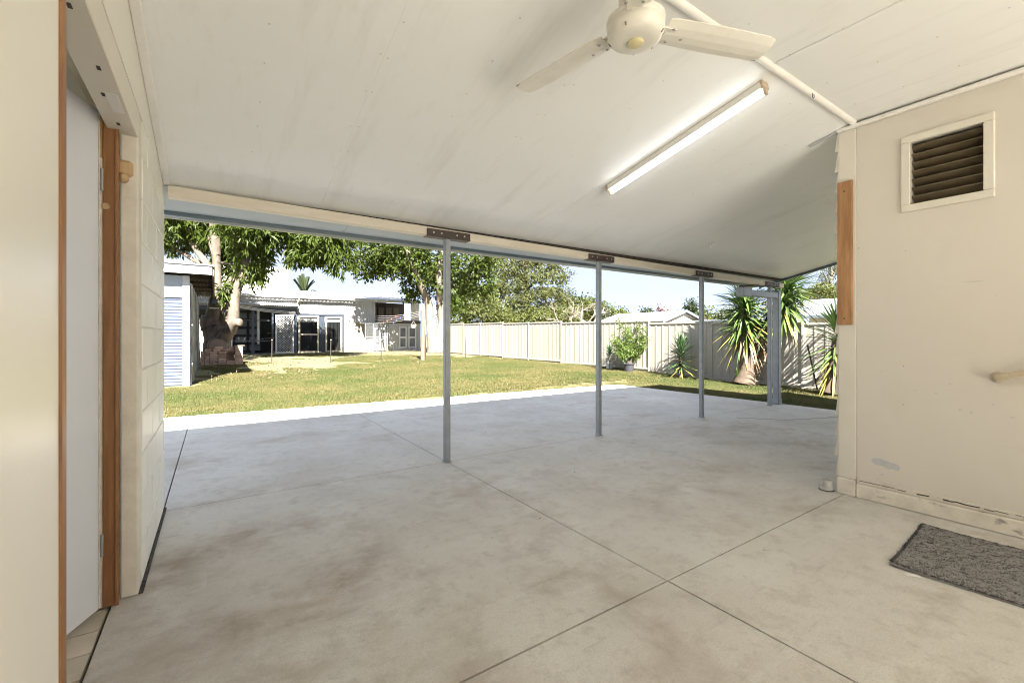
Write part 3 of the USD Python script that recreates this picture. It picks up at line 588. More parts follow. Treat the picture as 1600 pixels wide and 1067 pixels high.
for k in range(3):
    ang = a0 + k * 2 * math.pi / 3 + (.02 if k == 1 else 0); bm, d, s = blade(ang, 1.0)
    b = obj('blade', bm, 'fan_cream', fan)
    obj('blade_arm', MB().mb(obox(hub + d * .09 + s * .02 + [0, 0, .012], hub + d * .17 + s * .02 + [0, 0, .010], .016, .006)).mb(obox(hub + d * .09 - s * .02 + [0, 0, .008], hub + d * .17 - s * .02 + [0, 0, .006], .016, .006)), 'fan_cream', fan)
    for r_, o_ in ((.15, .03), (.15, -.03), (.20, .0)):
        obj('rivet', lathe([(0, -.002), (.006, -.002), (.007, .0)], hub + d * r_ + s * o_ + [0, 0, -o_ * .16 - .003 - (.008 if o_ == 0 else 0)], 8), 'bolt_metal', b)
    obj('chipped_edge', obox(hub + d * .36 + s * .0605 + [0, 0, .0035], hub + d * .606 + s * .058 + [0, 0, -.001], .003, .005), 'fan_edge', b)

# fluorescent batten light
A, B = np.array([2.635, 2.50]), np.array([2.645, 1.31])
nrm = np.array([0, -SL, -1]); nrm /= np.linalg.norm(nrm)
pA, pB = np.array([A[0], A[1], cz(A[1])]), np.array([B[0], B[1], cz(B[1])])
lt = thing('tube_light', 'lit fluorescent batten light on the sloping ceiling', 'light', (pA + pB) / 2)
obj('batten', obox(pA + nrm * .022, pB + nrm * .022, .062, .042, up=nrm, b=.004), 'batten_white', lt)
for p, sgn in ((pA, 1), (pB, -1)):
    q = (pB - pA) / np.linalg.norm(pB - pA) * sgn
    obj('end_cap', MB().mb(obox(p + nrm * .024 - q * .014, p + nrm * .024 + q * .002, .066, .05, up=nrm, b=.003)).mb(obox(p + nrm * .05 - q * .004, p + nrm * .082 - q * .004, .03, .014, up=q, b=.003)), 'rust_cap', lt)
uq = (pB - pA) / np.linalg.norm(pB - pA)
obj('tube', tube([pA + nrm * .064 + uq * .012, pB + nrm * .064 - uq * .012], .0135, 16), 'tube_glow', lt, smooth=40)
obj('tube_clip', box(pA[0] - .012, pA[0] + .012, 2.03, 2.055, cz(2.04) - .053, cz(2.04) - .043), 'bolt_metal', lt)
# hooks and small fittings on the ceiling
hk = np.array([3.02, 1.20, CZ - .02]); ang = np.linspace(0, math.pi * 1.35, 12)
obj('ceiling_hook', tube(np.array([hk + [0, 0, .01], hk + [0, 0, -.008]] + [hk + [.012 * (1 - math.cos(a)) , 0, -.010 - .014 * math.sin(a)] for a in ang]), .0022, 6), 'wire_dark', smooth=40, label='small dark wire hook hanging from the ceiling cover strip', cat='hook')
p = np.array([4.85, 3.0, cz(3.0)])
obj('ceiling_bulb_holder', MB().mb(lathe([(.03, .0), (.028, -.014), (.016, -.02), (.014, -.05), (.008, -.06), (0, -.06)], p, 14)), 'cover_paint', smooth=35, label='small white bulb holder under the ceiling near the far posts', cat='fitting')

# ------------------------------------------------------------------ leaves and trees
def ell(c, r, n, rng_, shell=.55, jitter=.0):
    """n points in an ellipsoid, more of them towards its skin, and their outward directions"""
    d = rng_.normal(size=(n, 3)); d /= np.linalg.norm(d, axis=1, keepdims=True)
    q = (shell + (1 - shell) * rng_.random(n)) ** (1 / 1.6)
    lump = .78 + .44 * meshkit.noise(d * 2.6 + np.asarray(c) * .37, 11)
    return np.asarray(c) + d * (q * lump)[:, None] * np.asarray(r), d
def leaves(cen, out, per, L, W, spread, droop, rng_, fold=.25, tri=False):
    """whorls of folded leaves round each centre"""
    n = len(cen) * per; c = np.repeat(cen, per, 0); o = np.repeat(out, per, 0)
    d = o * .5 + rng_.normal(size=(n, 3)) * .75; d[:, 2] -= droop; d /= np.linalg.norm(d, axis=1, keepdims=True)
    base = c + rng_.normal(size=(n, 3)) * spread; l = L * rng_.uniform(.65, 1.15, n)[:, None]; w = W * rng_.uniform(.75, 1.2, n)[:, None]
    s = np.cross(d, o * .6 + rng_.normal(size=(n, 3)) * .5 + [0, 0, .8]); s /= np.linalg.norm(s, axis=1, keepdims=True) + 1e-9; u = np.cross(s, d)
    tip = base + d * l - np.array([0, 0, .12]) * l
    mid = base + d * l * .5
    a, b = mid + s * w * .5 + u * w * fold, mid - s * w * .5 + u * w * fold
    V = np.stack([base, a, tip, b], 1).reshape(-1, 3); k = np.arange(n)[:, None] * 4
    F = np.vstack([k + [0, 1, 2], k + [0, 2, 3]])
    return MB().add(V, F)
def px_ell(px, py, Z, rx, ry, rd=None):
    return atd(px, py, Z), (rx * Z / FPX, (rd or rx) * Z / FPX, ry * Z / FPX)
def crown(ells, dens, per, L, W, spread, droop, seed, shell=.5):
    r = np.random.default_rng(seed); m = MB(); C = []
    for c, rad in ells:
        area = 4 * math.pi * ((rad[0] * rad[1]) ** 1.6 / 3 + (rad[0] * rad[2]) ** 1.6 / 3 + (rad[1] * rad[2]) ** 1.6 / 3) ** (1 / 1.6)
        cen, out = ell(c, rad, max(8, int(area * dens)), r, shell); m.mb(leaves(cen, out, per, L, W, spread, droop, r)); C.append((cen, out))
    return m, C
def limb(m, pts, r0, r1, n=9, k=5, wob=.0, seed=0):
    q = curve(pts, k); t = np.linspace(0, 1, len(q)); r = r0 + (r1 - r0) * t ** .8
    r = r * (1 + .12 * (meshkit.noise(q * 2.3, seed) - .5) * 2)
    q = q + wob * (np.stack([meshkit.noise(q * 1.1, seed + 1), meshkit.noise(q * 1.1, seed + 2), meshkit.noise(q * 1.1, seed + 3)], -1) - .5)
    m.mb(tube(q, r, n)); return q

# mango tree behind the brick stack
Z1 = 16.4
def mp(px, py, dz=0): return atd(px, py, Z1 + dz)
tr = thing('mango_tree', 'big mango tree with swollen trunk behind the stacked bricks', 'tree', (mp(345, 566)[0], mp(345, 566)[1], .05))
m = MB()
limb(m, [mp(345, 572), mp(340, 555), mp(337, 538), mp(345, 525), mp(352, 512)], .46, .34, 16, 5, 0, 3)
limb(m, [mp(338, 545), mp(331, 520), mp(330, 505), mp(334, 492), mp(336, 470), mp(337, 430), mp(336, 380), mp(332, 300)], .33, .12, 14, 5, .1, 5)
limb(m, [mp(331, 512), mp(328, 504), mp(330, 496)], .33, .30, 12, 4)
limb(m, [mp(348, 530, .3), mp(352, 500, .3), mp(356, 470, .3), mp(364, 440, .3), mp(374, 420, .3), mp(385, 350, .3)], .30, .12, 13, 5, .1, 9)
limb(m, [mp(340, 545, -.2), mp(352, 526, -.3), mp(362, 510, -.3), mp(366, 480, -.3), mp(372, 450, -.3), mp(380, 425, -.3), mp(388, 385, -.2), mp(398, 320)], .26, .09, 13, 5, .05, 12)
limb(m, [mp(358, 517, -.3), mp(366, 506, -.5), mp(375, 503, -.6)], .22, .14, 12, 4)
limb(m, [mp(336, 430), mp(318, 405), mp(300, 380, .5), mp(286, 345, .8), mp(270, 300, 1)], .13, .06, 9, 5, .1, 2)
limb(m, [mp(332, 425), mp(300, 405, .5), mp(278, 392, 1), mp(255, 385, 1.5)], .12, .05, 9, 5, .1, 4)
limb(m, [mp(336, 400), mp(328, 370, .2), mp(326, 330, .3)], .12, .06, 9, 5, .1, 6)
limb(m, [mp(390, 380), mp(420, 372, .2), mp(470, 372, .3), mp(520, 385, .3)], .08, .025, 7, 5, .1, 6)
limb(m, [mp(385, 350), mp(440, 320, .5), mp(500, 330, .5), mp(540, 360, .5)], .08, .025, 7, 5, .1, 8)
limb(m, [mp(382, 430, .3), mp(365, 415), mp(345, 410)], .06, .03, 7)
obj('trunk', m, 'bark_grey', tr, smooth=True)
cq = mp(339, 541, -.75)
obj('sawn_stub', MB().mb(tube([cq + [.05, .55, 0], cq + [0, .08, 0], cq], [.36, .27, .25], 16)), 'bark_grey', tr, smooth=40)
obj('cut_face', lathe([(0, -.012), (.10, -.008), (.235, -.004), (.245, 0)], cq, 18, axis=1), 'wood_cut', tr)
es = [px_ell(290, 325, 16.8, 62, 50), px_ell(272, 365, 17.2, 34, 32), px_ell(345, 360, 17.2, 40, 48), px_ell(372, 395, 17.3, 34, 46), px_ell(396, 398, 16.2, 28, 52), px_ell(410, 352, 15.6, 46, 40),
      px_ell(375, 352, 15.4, 34, 28), px_ell(498, 372, 16.2, 50, 48), px_ell(530, 352, 16.6, 40, 40), px_ell(455, 345, 16.0, 48, 34), px_ell(470, 395, 16.0, 26, 22), px_ell(530, 405, 16.3, 22, 26), px_ell(352, 455, 16.0, 12, 20),
      px_ell(440, 310, 16.6, 70, 36)]
cm, _ = crown(es, 17, 9, .27, .072, .07, .75, 21, .35)
obj('crown', cm, 'leaf_mango', tr)

# tree at the end of the fence
Z2 = 23.2
def tp(px, py, dz=0): return atd(px, py, Z2 + dz)
tr = thing('leafy_tree', 'round leafed tree with pale forked trunk at the end of the fence', 'tree', (*tp(682, 549)[:2], .28))
m = MB()
limb(m, [tp(678, 552), tp(676, 535), tp(674, 520), tp(672, 500), tp(668, 470, -.3), tp(655, 440, -1.0), tp(640, 405, -1.7), tp(632, 350, -1.7)], .36, .09, 12, 5, .1, 1)
limb(m, [tp(684, 552), tp(687, 530), tp(690, 505), tp(689, 470, -.3), tp(686, 440, -.9), tp(690, 390, -1.3), tp(695, 330, -1)], .33, .10, 12, 5, .1, 2)
limb(m, [tp(656, 445), tp(640, 425), tp(622, 410), tp(600, 400)], .10, .04, 8, 5, .1, 4)
limb(m, [tp(686, 430), tp(705, 415), tp(730, 405)], .09, .04, 8, 5, .1, 5)
obj('trunk', m, 'bark_pale', tr, smooth=True)
es = [px_ell(600, 392, 22.6, 46, 38), px_ell(575, 415, 22.6, 30, 24), px_ell(630, 395, 22.2, 44, 42), px_ell(665, 400, 22.4, 44, 50), px_ell(650, 445, 23.4, 26, 28), px_ell(690, 430, 22.8, 24, 44), px_ell(700, 478, 23.4, 16, 16),
      px_ell(735, 400, 23.4, 44, 44), px_ell(712, 455, 24, 22, 38), px_ell(750, 440, 24, 28, 32), px_ell(620, 345, 23.2, 60, 34), px_ell(695, 345, 23.4, 60, 36), px_ell(760, 360, 23.8, 46, 40)]
cm, _ = crown(es, 11, 9, .19, .12, .11, .2, 22, .3)
obj('crown', cm, 'leaf_round', tr)

def simple_tree(name, label, Z, trunk, ells, leaf, dens, per, L, W, spread, droop, seed, bark='bark_dark', r0=.2, group=None, shell=.4, limbs=()):
    b = atd(*trunk[0], Z); t = thing(name, label, 'tree', (b[0], b[1], ground(b[0], b[1])), group=group)
    m = MB(); pts = [np.array([b[0], b[1], float(ground(b[0], b[1])) - .05])] + [atd(*p, Z) for p in trunk]
    limb(m, pts, r0, r0 * .35, 8, 4, .15, seed)
    for lm in limbs: limb(m, [atd(*p, Z) for p in lm], r0 * .45, r0 * .12, 6, 4, .15, seed + 1)
    obj('trunk', m, bark, t, smooth=True)
    cm, _ = crown([px_ell(a, b_, Z + dz, rx, ry) for a, b_, dz, rx, ry in ells], dens, per, L, W, spread, droop, seed, shell)
    obj('crown', cm, leaf, t); return t
BG = 'trees beyond the fence'
simple_tree('feathery_tree', 'tall feathery spreading tree behind the cream fence', 38, [(823, 500), (822, 460), (818, 420), (812, 385)],
            [(815, 405, 0, 40, 12), (850, 412, .5, 34, 14), (872, 432, 0, 22, 12), (790, 425, -.5, 32, 12), (835, 432, -1, 34, 12), (868, 455, 0, 28, 9), (800, 448, -1, 34, 12), (840, 460, -1.5, 32, 11), (810, 472, -1.5, 34, 11), (775, 455, 0, 22, 14), (850, 482, -.5, 30, 10), (800, 492, -1, 34, 9), (880, 468, 0, 18, 7), (770, 410, 0, 24, 16)],
            'leaf_feather', 4.2, 10, .26, .13, .20, .1, 31, r0=.3, group=BG, shell=.2, limbs=([(822, 455), (850, 430), (880, 425)], [(820, 440), (790, 420), (765, 410)], [(822, 470), (860, 462), (885, 462)], [(818, 420), (840, 400), (860, 392)], [(822, 480), (795, 465), (770, 460)]))
simple_tree('bushy_tree', 'yellow green bushy tree behind the fence beside the first post', 33, [(735, 510), (733, 480)],
            [(735, 470, 0, 42, 24), (715, 495, -.5, 26, 20), (760, 488, -.5, 34, 20), (725, 450, .5, 24, 14), (790, 500, 0, 26, 14)], 'leaf_bush', 8, 10, .26, .11, .2, .2, 32, r0=.15, group=BG, shell=.3)
simple_tree('bushy_tree', 'low green shrub tree behind the fence under the feathery tree', 36, [(862, 510), (862, 495)],
            [(850, 493, 0, 36, 13), (820, 498, 0, 30, 11), (885, 492, .5, 20, 12)], 'leaf_bush', 8, 10, .24, .12, .2, .2, 33, r0=.14, group=BG, shell=.3)
simple_tree('distant_tree', 'dark dome of a distant tree right of the feathery tree', 70, [(895, 500), (895, 485)], [(892, 478, 0, 22, 9), (905, 474, 0, 14, 6)], 'leaf_dark', 3, 9, .6, .35, .5, .2, 34, r0=.3, group=BG)
simple_tree('distant_tree', 'olive distant tree left of the second post', 65, [(925, 505), (925, 490)], [(925, 483, 0, 22, 12), (940, 490, 0, 16, 12), (905, 494, 0, 20, 8)], 'leaf_bush', 3, 9, .5, .3, .5, .2, 35, r0=.3, group=BG)
simple_tree('distant_tree', 'distant tree just right of the second post', 60, [(949, 500), (949, 490)], [(949, 487, 0, 8, 10), (957, 492, 0, 9, 7)], 'leaf_gum', 3, 9, .5, .3, .4, .2, 36, r0=.25, group=BG)
simple_tree('distant_tree', 'flat clipped green treetop above the white shed roof', 55, [(972, 503), (972, 497)], [(970, 490, 0, 13, 4.5)], 'leaf_bush', 4, 9, .4, .25, .3, .1, 37, r0=.2, group=BG)
simple_tree('distant_tree', 'small dark treetop over the middle of the white shed roof', 60, [(1010, 500), (1010, 492)], [(1010, 488, 0, 9, 3.5)], 'leaf_dark', 4, 9, .4, .25, .3, .1, 38, r0=.2, group=BG)
simple_tree('distant_tree', 'coppery treetop over the white shed roof', 60, [(1032, 500), (1032, 490)], [(1032, 485, 0, 6, 3.5)], 'leaf_copper', 4, 9, .4, .25, .3, .1, 39, r0=.2, group=BG)
simple_tree('conifer_tree', 'dark pointed conifer beside the white shed gable', 40, [(1081, 505), (1081, 490), (1080, 475)], [(1080, 474, 0, 7, 7), (1080, 484, 0, 11, 8), (1084, 495, 0, 13, 9)], 'leaf_dark', 9, 10, .3, .12, .2, .2, 40, r0=.2, group=BG)
simple_tree('distant_tree', 'yellow green tree just right of the third post', 42, [(1101, 505), (1101, 495)], [(1101, 490, 0, 7, 9)], 'leaf_bush', 8, 9, .3, .2, .3, .2, 41, r0=.2, group=BG)
simple_tree('distant_tree', 'grey green treetops between third post and big yucca', 60, [(1130, 505), (1130, 495)], [(1125, 495, 0, 14, 6), (1140, 490, 0, 14, 7)], 'leaf_gum', 4, 9, .45, .25, .4, .2, 42, r0=.25, group=BG)
simple_tree('gum_tree', 'sparse tall gum tree behind the zinc roof', 45, [(1300, 500), (1298, 440), (1302, 380)], [(1290, 425, 0, 14, 14), (1308, 415, 0, 14, 20), (1285, 440, 0, 12, 9), (1312, 450, 0, 12, 14), (1300, 395, 0, 18, 14)], 'leaf_gum', 3.2, 8, .34, .10, .3, .6, 43, bark='bark_pale', r0=.3, group=BG, shell=.1, limbs=([(1298, 450), (1288, 430), (1282, 415)], [(1300, 430), (1310, 410), (1316, 390)]))
simple_tree('bushy_tree', 'rounded green bush above the zinc roof', 38, [(1285, 490), (1285, 475)], [(1283, 456, 0, 18, 11), (1300, 460, 0, 14, 10), (1262, 462, 0, 10, 8)], 'leaf_bush', 9, 10, .24, .14, .2, .2, 44, r0=.2, group=BG, shell=.3)
# bare tree
bt = atd(890, 520, 34); t = thing('bare_tree', 'leafless pale tree with tangled branches behind the fence', 'tree', (bt[0], bt[1], .25), group=BG)
m = MB(); r_ = np.random.default_rng(5)
def grow(p, d, L, r, dep):
    q = [p]
    for k in range(4):
        d = d + r_.normal(size=3) * .22; d[2] = max(d[2], -.2); d /= np.linalg.norm(d); q.append(q[-1] + d * L / 4)
    m.mb(tube(np.array(q), np.linspace(r, r * .6, 5), 5, False))
    if dep:
        for k in range(3 if dep > 1 else 4): grow(q[2 + k % 3], d + r_.normal(size=3) * .7, L * .66, r * .55, dep - 1)
for px, tilt in ((878, -.5), (885, .2), (893, -.2), (905, .6), (912, .3)): grow(atd(px, 512, 34), np.array([tilt * CY, -tilt * SY, .9]), 1.25, .06, 3)
obj('branches', m, 'twig_pale', t)
# dead pale limbs
dt = atd(930, 512, 36); t = thing('bare_tree', 'twisted white dead branches just left of the second post', 'tree', (dt[0], dt[1], .25), group=BG)
m = MB()
for pl in ([(928, 505), (932, 494), (928, 487)], [(932, 496), (941, 488), (944, 480)], [(912, 505), (904, 496), (899, 488)], [(918, 505), (906, 498)], [(895, 505), (889, 497), (893, 492)]): limb(m, [atd(*q, 36) for q in pl], .07, .035, 6, 4, .1, 3)
obj('branches', m, 'twig_pale', t)
# palm behind the long shed
pb = atd(475, 450, 36); t = thing('palm_tree', 'palm top showing above the long white shed roof', 'tree', (pb[0], pb[1], .3))
obj('trunk', tube([(pb[0], pb[1], .3), (pb[0], pb[1], 4.6)], [.25, .2], 8), 'bark_dark', t)
r_ = np.random.default_rng(8)
def frond(p, az, el, L):
    m = MB(); d0 = np.array([math.cos(az) * math.cos(el), math.sin(az) * math.cos(el), math.sin(el)]); q = [p + d0 * L * s - np.array([0, 0, 1]) * L * .55 * s ** 2.2 * math.cos(el) for s in np.linspace(0, 1, 8)]
    m.mb(tube(np.array(q), np.linspace(.03, .006, 8), 4, False))
    for k in range(1, 8):
        for s in (-1, 1):
            for j in range(5):
                c = q[k - 1] + (q[k] - q[k - 1]) * j / 5; side = np.cross(d0, [0, 0, 1]); side /= np.linalg.norm(side) + 1e-9
                tip = c + side * s * .34 * (1 - .5 * k / 8) + d0 * .18 - [0, 0, .12]
                m.add([c, c + d0 * .09, tip], [[0, 1, 2]])
    return m
for k in range(26): obj('frond', frond(np.array([pb[0], pb[1], 4.6]), k * 2.4, [1.4, 1.15, .6, .15][k % 4] + r_.uniform(-.1, .1), 1.7 if k % 4 < 2 else 1.35), 'leaf_dark', t)

# ------------------------------------------------------------------ fence along the right boundary
def fx(Yv): return 11.02 - .062 * (Yv - 4.0)
def fence_y(px):
    lo, hi = -6.0, 40.0
    for _ in range(60):
        mid = (lo + hi) / 2; d = ray(px, 500); s = fx(mid) * d[1] / d[0]
        lo, hi = (mid, hi) if s > mid else (lo, mid)
    return lo
fc = thing('steel_fence', 'long cream ribbed steel fence along the right side of the lawn', 'fence', (10.8, 8, 0))
py_ = [fence_y(q) for q in (1480, 1254, 1113, 1014, 936, 877, 826, 786, 751, 724, 703)]
rib = [(0, 0), (.74, 0), (.79, .010), (.94, .010), (1.0, 0)]
for i, (a, b) in enumerate(zip(py_[:-1], py_[1:])):
    ga, gb = float(ground(fx(a), a)), float(ground(fx(b), b)); g0 = (ga + gb) / 2 + (.02 if i % 2 else 0); L = math.hypot(fx(b) - fx(a), b - a)
    du = np.array([fx(b) - fx(a), b - a, 0]) / L
    obj('panel', sheet((fx(a), a, g0 + .05), du, (0, 0, 1), L, 1.43, pitch=.22, rib=[(q, -h) for q, h in rib]), 'fence_cream', fc)
    obj('top_rail', obox((fx(a) - .0, a, g0 + 1.475), (fx(b), b, g0 + 1.475), .055, .05, b=.006), 'fence_cream', fc)
    obj('bottom_rail', obox((fx(a) - .0, a, g0 + .05), (fx(b), b, g0 + .05), .05, .05, b=.006), 'fence_cream', fc)
    obj('post', box(fx(a) - .030, fx(a) + .030, a - .022, a + .022, ga - .3, max(ga, g0) + 1.51, .006), 'fence_cream', fc)
lf = thing('back_fence', 'short beige fence panel between the small shed and the mango tree', 'fence', (-.6, 23.6, .2))
obj('panel', sheet((-2.4, 23.7, .22), (1, 0, 0), (0, 0, 1), 2.7, 1.6, pitch=.19, rib=rib), 'fence_cream', lf)
obj('top_rail', box(-2.4, .3, 23.66, 23.72, 1.80, 1.85, .006), 'fence_cream', lf)
obj('post', box(.25, .32, 23.64, 23.72, .1, 1.86, .006), 'fence_cream', lf)

# ------------------------------------------------------------------ small shed with roller door
sh = thing('small_shed', 'small pale blue shed with roller door and lattice side', 'shed', (-.5, 12.4, 0))
obj('floor_slab', box(-4.0, -.36, 12.28, 19.3, -.15, .0, .01), 'concrete', sh)
obj('corner_post', box(-.60, -.475, 12.38, 12.5, 0, 2.50, .004), 'shed_white', sh)
obj('header', box(-4.0, -.602, 12.39, 12.48, 2.0, 2.16, .004), 'shed_white', sh)
obj('upper_panel', box(-4.0, -.602, 12.42, 12.46, 2.162, 2.50), 'shed_blue', sh)
rd = obj('roller_door', box(-4.0, -.602, 12.47, 12.49, 0, 2.0), 'roller_blue', sh)
for k in range(27):
    z0 = .01 + k * .0738
    obj('slat', extr(sg.Polygon([(12.468, z0), (12.464, z0 + .004), (12.436, z0 + .030), (12.428, z0 + .052), (12.434, z0 + .062), (12.468, z0 + .066)]), 3.39, (-3.995, 0, 0), (0, 1, 0), (0, 0, 1)), 'roller_blue', rd)
obj('fascia', box(-4.2, -.05, 12.08, 12.12, 2.52, 2.715, .004), 'shed_white', sh)
obj('gutter', box(-4.2, .0, 12.04, 12.13, 2.716, 2.75, .008), 'shed_white', sh)
obj('roof_sheet', sheet((-4.2, 12.1, 2.71), (1, 0, 0), (0, .9998, -.015), 4.2, 7.6, pitch=.09, amp=.01), 'rafter', sh)
obj('barge_board', box(-.048, -.01, 12.125, 19.6, 2.50, 2.69, .004), 'post_timber', sh)
for k in range(6): obj('purlin', box(-4.0, -.05, 12.6 + k * 1.25, 12.68 + k * 1.25, 2.60, 2.675), 'rafter', sh)
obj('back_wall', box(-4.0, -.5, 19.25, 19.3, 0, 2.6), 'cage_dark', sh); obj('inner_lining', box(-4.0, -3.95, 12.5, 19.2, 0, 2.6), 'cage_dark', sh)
lt_ = thing('lattice_wall', None, None, loc=(-.47, 15.8, 1), parent=sh)
for k in range(-5, 15):
    for sgn, xo in ((1, -.484), (-1, -.462)):
        y0 = 12.52 + k * .45; xo = xo + rng.uniform(-.06, .045); pts = []
        # clip a 45 degree lath to the wall rectangle
        z0, z1, ya, yb = .06, 2.3, 12.52, 19.2
        if sgn == 1: t0, t1 = max(0, ya - y0), min(z1 - z0, yb - y0)
        else: t0, t1 = max(0, y0 + 2.24 - yb), min(z1 - z0, y0 + 2.24 - ya)
        if t1 - t0 < .1: continue
        f_ = (lambda t: (xo, y0 + t, z0 + t)) if sgn == 1 else (lambda t: (xo, y0 + 2.24 - t, z0 + t))
        obj('lath', obox(f_(t0), f_(t1), .05, .028, up=(1, 0, 0)), 'lattice_white', lt_)
obj('lattice_rail', box(-.50, -.45, 12.505, 19.2, 2.30, 2.35, .004), 'lattice_white', lt_); obj('lattice_rail', box(-.50, -.45, 12.505, 19.2, .01, .06, .004), 'lattice_white', lt_)

# ------------------------------------------------------------------ brick stack
bs = thing('brick_stack', 'low stack of old red bricks at the foot of the mango tree', 'bricks', (.3, 18.3, 0))
bx, by, bw, bh, bd = atd(315, 573, 15.3), None, .235, .078, .11
ux, uy = np.array([1.0, 0, 0]), np.array([0, 1.0, 0])
rb = random.Random(11)
y0b = 18.15; x0, x1b = aty(313, 573, y0b)[0], aty(380, 573, y0b)[0]; zb = float(ground(x0 + .7, y0b)) - .01
cols = 5; cw = (x1b - x0) / cols
for c in range(cols):
    rows = [6, 6, 6, 2 if c == 3 else 6, 8][c]
    for d_ in range(3):
        for r in range(rows + (2 if (c in (1, 2) and d_ == 0 and False) else 0) + (1 if c == 2 and d_ == 1 else 0) + (5 if c == 3 and d_ == 2 else 0)):
            n_ = 2 if (c == 0) else 1
            for k in range(n_):
                w = cw / n_; a = x0 + c * cw + k * w + rb.uniform(0, .008)
                obj('brick', box(a, a + w - .012, y0b + d_ * .24 + rb.uniform(-.02, .02), y0b + d_ * .24 + .225, zb + r * .08, zb + r * .08 + .074, .006), 'brick_red', bs)
for (a, b, r, ang) in ((x0 + .45, y0b, 6, .3), (x0 + .52, y0b + .06, 7, .1), (x0 + .78, y0b + .1, 6, -.4), (x0 + .92, y0b + .2, 7, .2), (x0 + .2, y0b + .2, 6, .5), (x0 + 1.0, y0b + .1, 6, .1)):
    d = np.array([math.cos(ang), math.sin(ang), 0]) * .115; p = np.array([a, b + .1, zb + r * .08 + .04]); obj('brick', obox(p - d, p + d, .11, .074, b=.006), 'brick_red', bs)
obj('capping_stone', obox((x0 + 4 * cw - .03, y0b + .1, zb + .66), (x0 + 5 * cw + .03, y0b + .14, zb + .67), .3, .03, b=.01), 'bark_pale', bs)

# ------------------------------------------------------------------ long shed with aviaries across the lawn
FY = 25.6
def fX(px, Yv=FY): return float(aty(px, 500, Yv)[0])
def fZ(px, py, Yv=FY): return float(aty(px, py, Yv)[2])
ls = thing('long_shed', 'long white corrugated shed with dark screened aviaries across the lawn', 'shed', (5, FY, .25))
G0 = .24
xs = {k: fX(v) for k, v in dict(a=330, post0=365, p1=396.5, p1b=401, d0=430, d1=459, s0=463, b0=464, b1=498, c0=508, c1=534, e=536.5, w0=536.5, w1=570, av0=572, av1=609, o0=584, o1=641, end=659).items()}
RY, RZ = 32.0, 4.15
XL, XE = -3.6, fX(655)
L_ = math.hypot(RY - FY + .25, RZ - 3.24); dvr = np.array([0, RY - FY + .25, RZ - 3.24]) / L_
obj('roof_sheet', sheet((XL, FY - .25, 3.25), (1, 0, 0), dvr, XE - XL, L_, pitch=.19, rib=[(0, 0), (.5, 0), (.6, .03), (.9, .03), (1, 0)]), 'roof_pale', ls)
obj('gutter', box(XL, XE, FY - .36, FY - .252, 3.12, 3.25, .01), 'white_steel', ls)
obj('back_wall', box(XL, XE, RY - .1, RY, G0, RZ - .05), 'shade_white', ls); obj('end_wall', box(XL, XL + .1, FY, RY - .1, G0, 3.2), 'shade_white', ls)
obj('upper_wall', sheet((xs['s0'], FY, 1.92), (1, 0, 0), (0, 0, 1), xs['o0'] - xs['s0'], 1.22, pitch=.10, amp=.009), 'white_steel', ls)
obj('upper_wall', sheet((XL, FY, 2.62), (1, 0, 0), (0, 0, 1), xs['s0'] - XL, .52, pitch=.10, amp=.009), 'white_steel', ls)
obj('awning', sheet((XL, FY - .55, 2.70), (1, 0, 0), np.array([0, .5, .18]) / .5314, xs['s0'] - XL + .05, .55, pitch=.10, amp=.012), 'white_steel', ls)
obj('downpipe_bend', tube(curve([(xs['s0'] + .08, FY - .3, 3.12), (xs['s0'] + .08, FY - .25, 3.0), (xs['s0'] + .05, FY - .06, 2.9), (xs['s0'] + .05, FY - .06, 2.78)], 4), .045, 10), 'frame_beige', ls, smooth=40)
# aviary bay
for nm, a, b in (('bay_post', xs['p1'] - .1, xs['p1'] + .03), ('bay_post', xs['d0'] - .16, xs['d0'] - .08), ('bay_post', xs['d1'] + .03, xs['s0'] + .04)):
    obj(nm, box(a, b, FY - .06, FY + .04, G0, 2.62, .006), 'slate_blue', ls)
obj('hanging_pipe', tube([(xs['p1b'] + .08, FY + .12, .75), (xs['p1b'] + .08, FY + .12, 2.6)], .06, 8), 'shade_white', ls, smooth=40)
obj('bay_rail', box(XL, xs['d0'] - .17, FY - .03, FY + .0, 1.93, 1.965), 'nest_grey', ls); obj('bay_rail', box(XL, xs['d0'] - .17, FY - .03, FY + .0, .90, .935), 'nest_grey', ls)
obj('bay_head', box(XL, xs['s0'], FY - .055, FY + .03, 2.44, 2.615, .004), 'slate_blue', ls)
obj('bay_sill', box(XL, xs['e'], FY - .08, FY + .05, G0 - .1, G0 + .06, .01), 'slate_blue', ls)
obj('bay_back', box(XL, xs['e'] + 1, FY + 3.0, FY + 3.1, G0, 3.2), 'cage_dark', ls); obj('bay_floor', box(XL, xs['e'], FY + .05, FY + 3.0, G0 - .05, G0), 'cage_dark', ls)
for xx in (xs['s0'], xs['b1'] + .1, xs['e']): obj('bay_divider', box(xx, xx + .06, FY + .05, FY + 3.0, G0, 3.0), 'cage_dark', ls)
for i in range(3):
    for j in range(5):
        a = xs['post0'] - .5 + i * .62; obj('nest_box', box(a, a + .5, FY + 1.3, FY + 1.7, G0 + .15 + j * .42, G0 + .45 + j * .42, .01), 'nest_grey', ls)
for i in range(3):
    a = xs['p1b'] + .25 + i * .3; obj('perch', tube([(a, FY + .6, 1.0 + i * .3), (a + .9, FY + 1.2, 1.1 + i * .3)], .02, 6), 'bark_grey', ls)
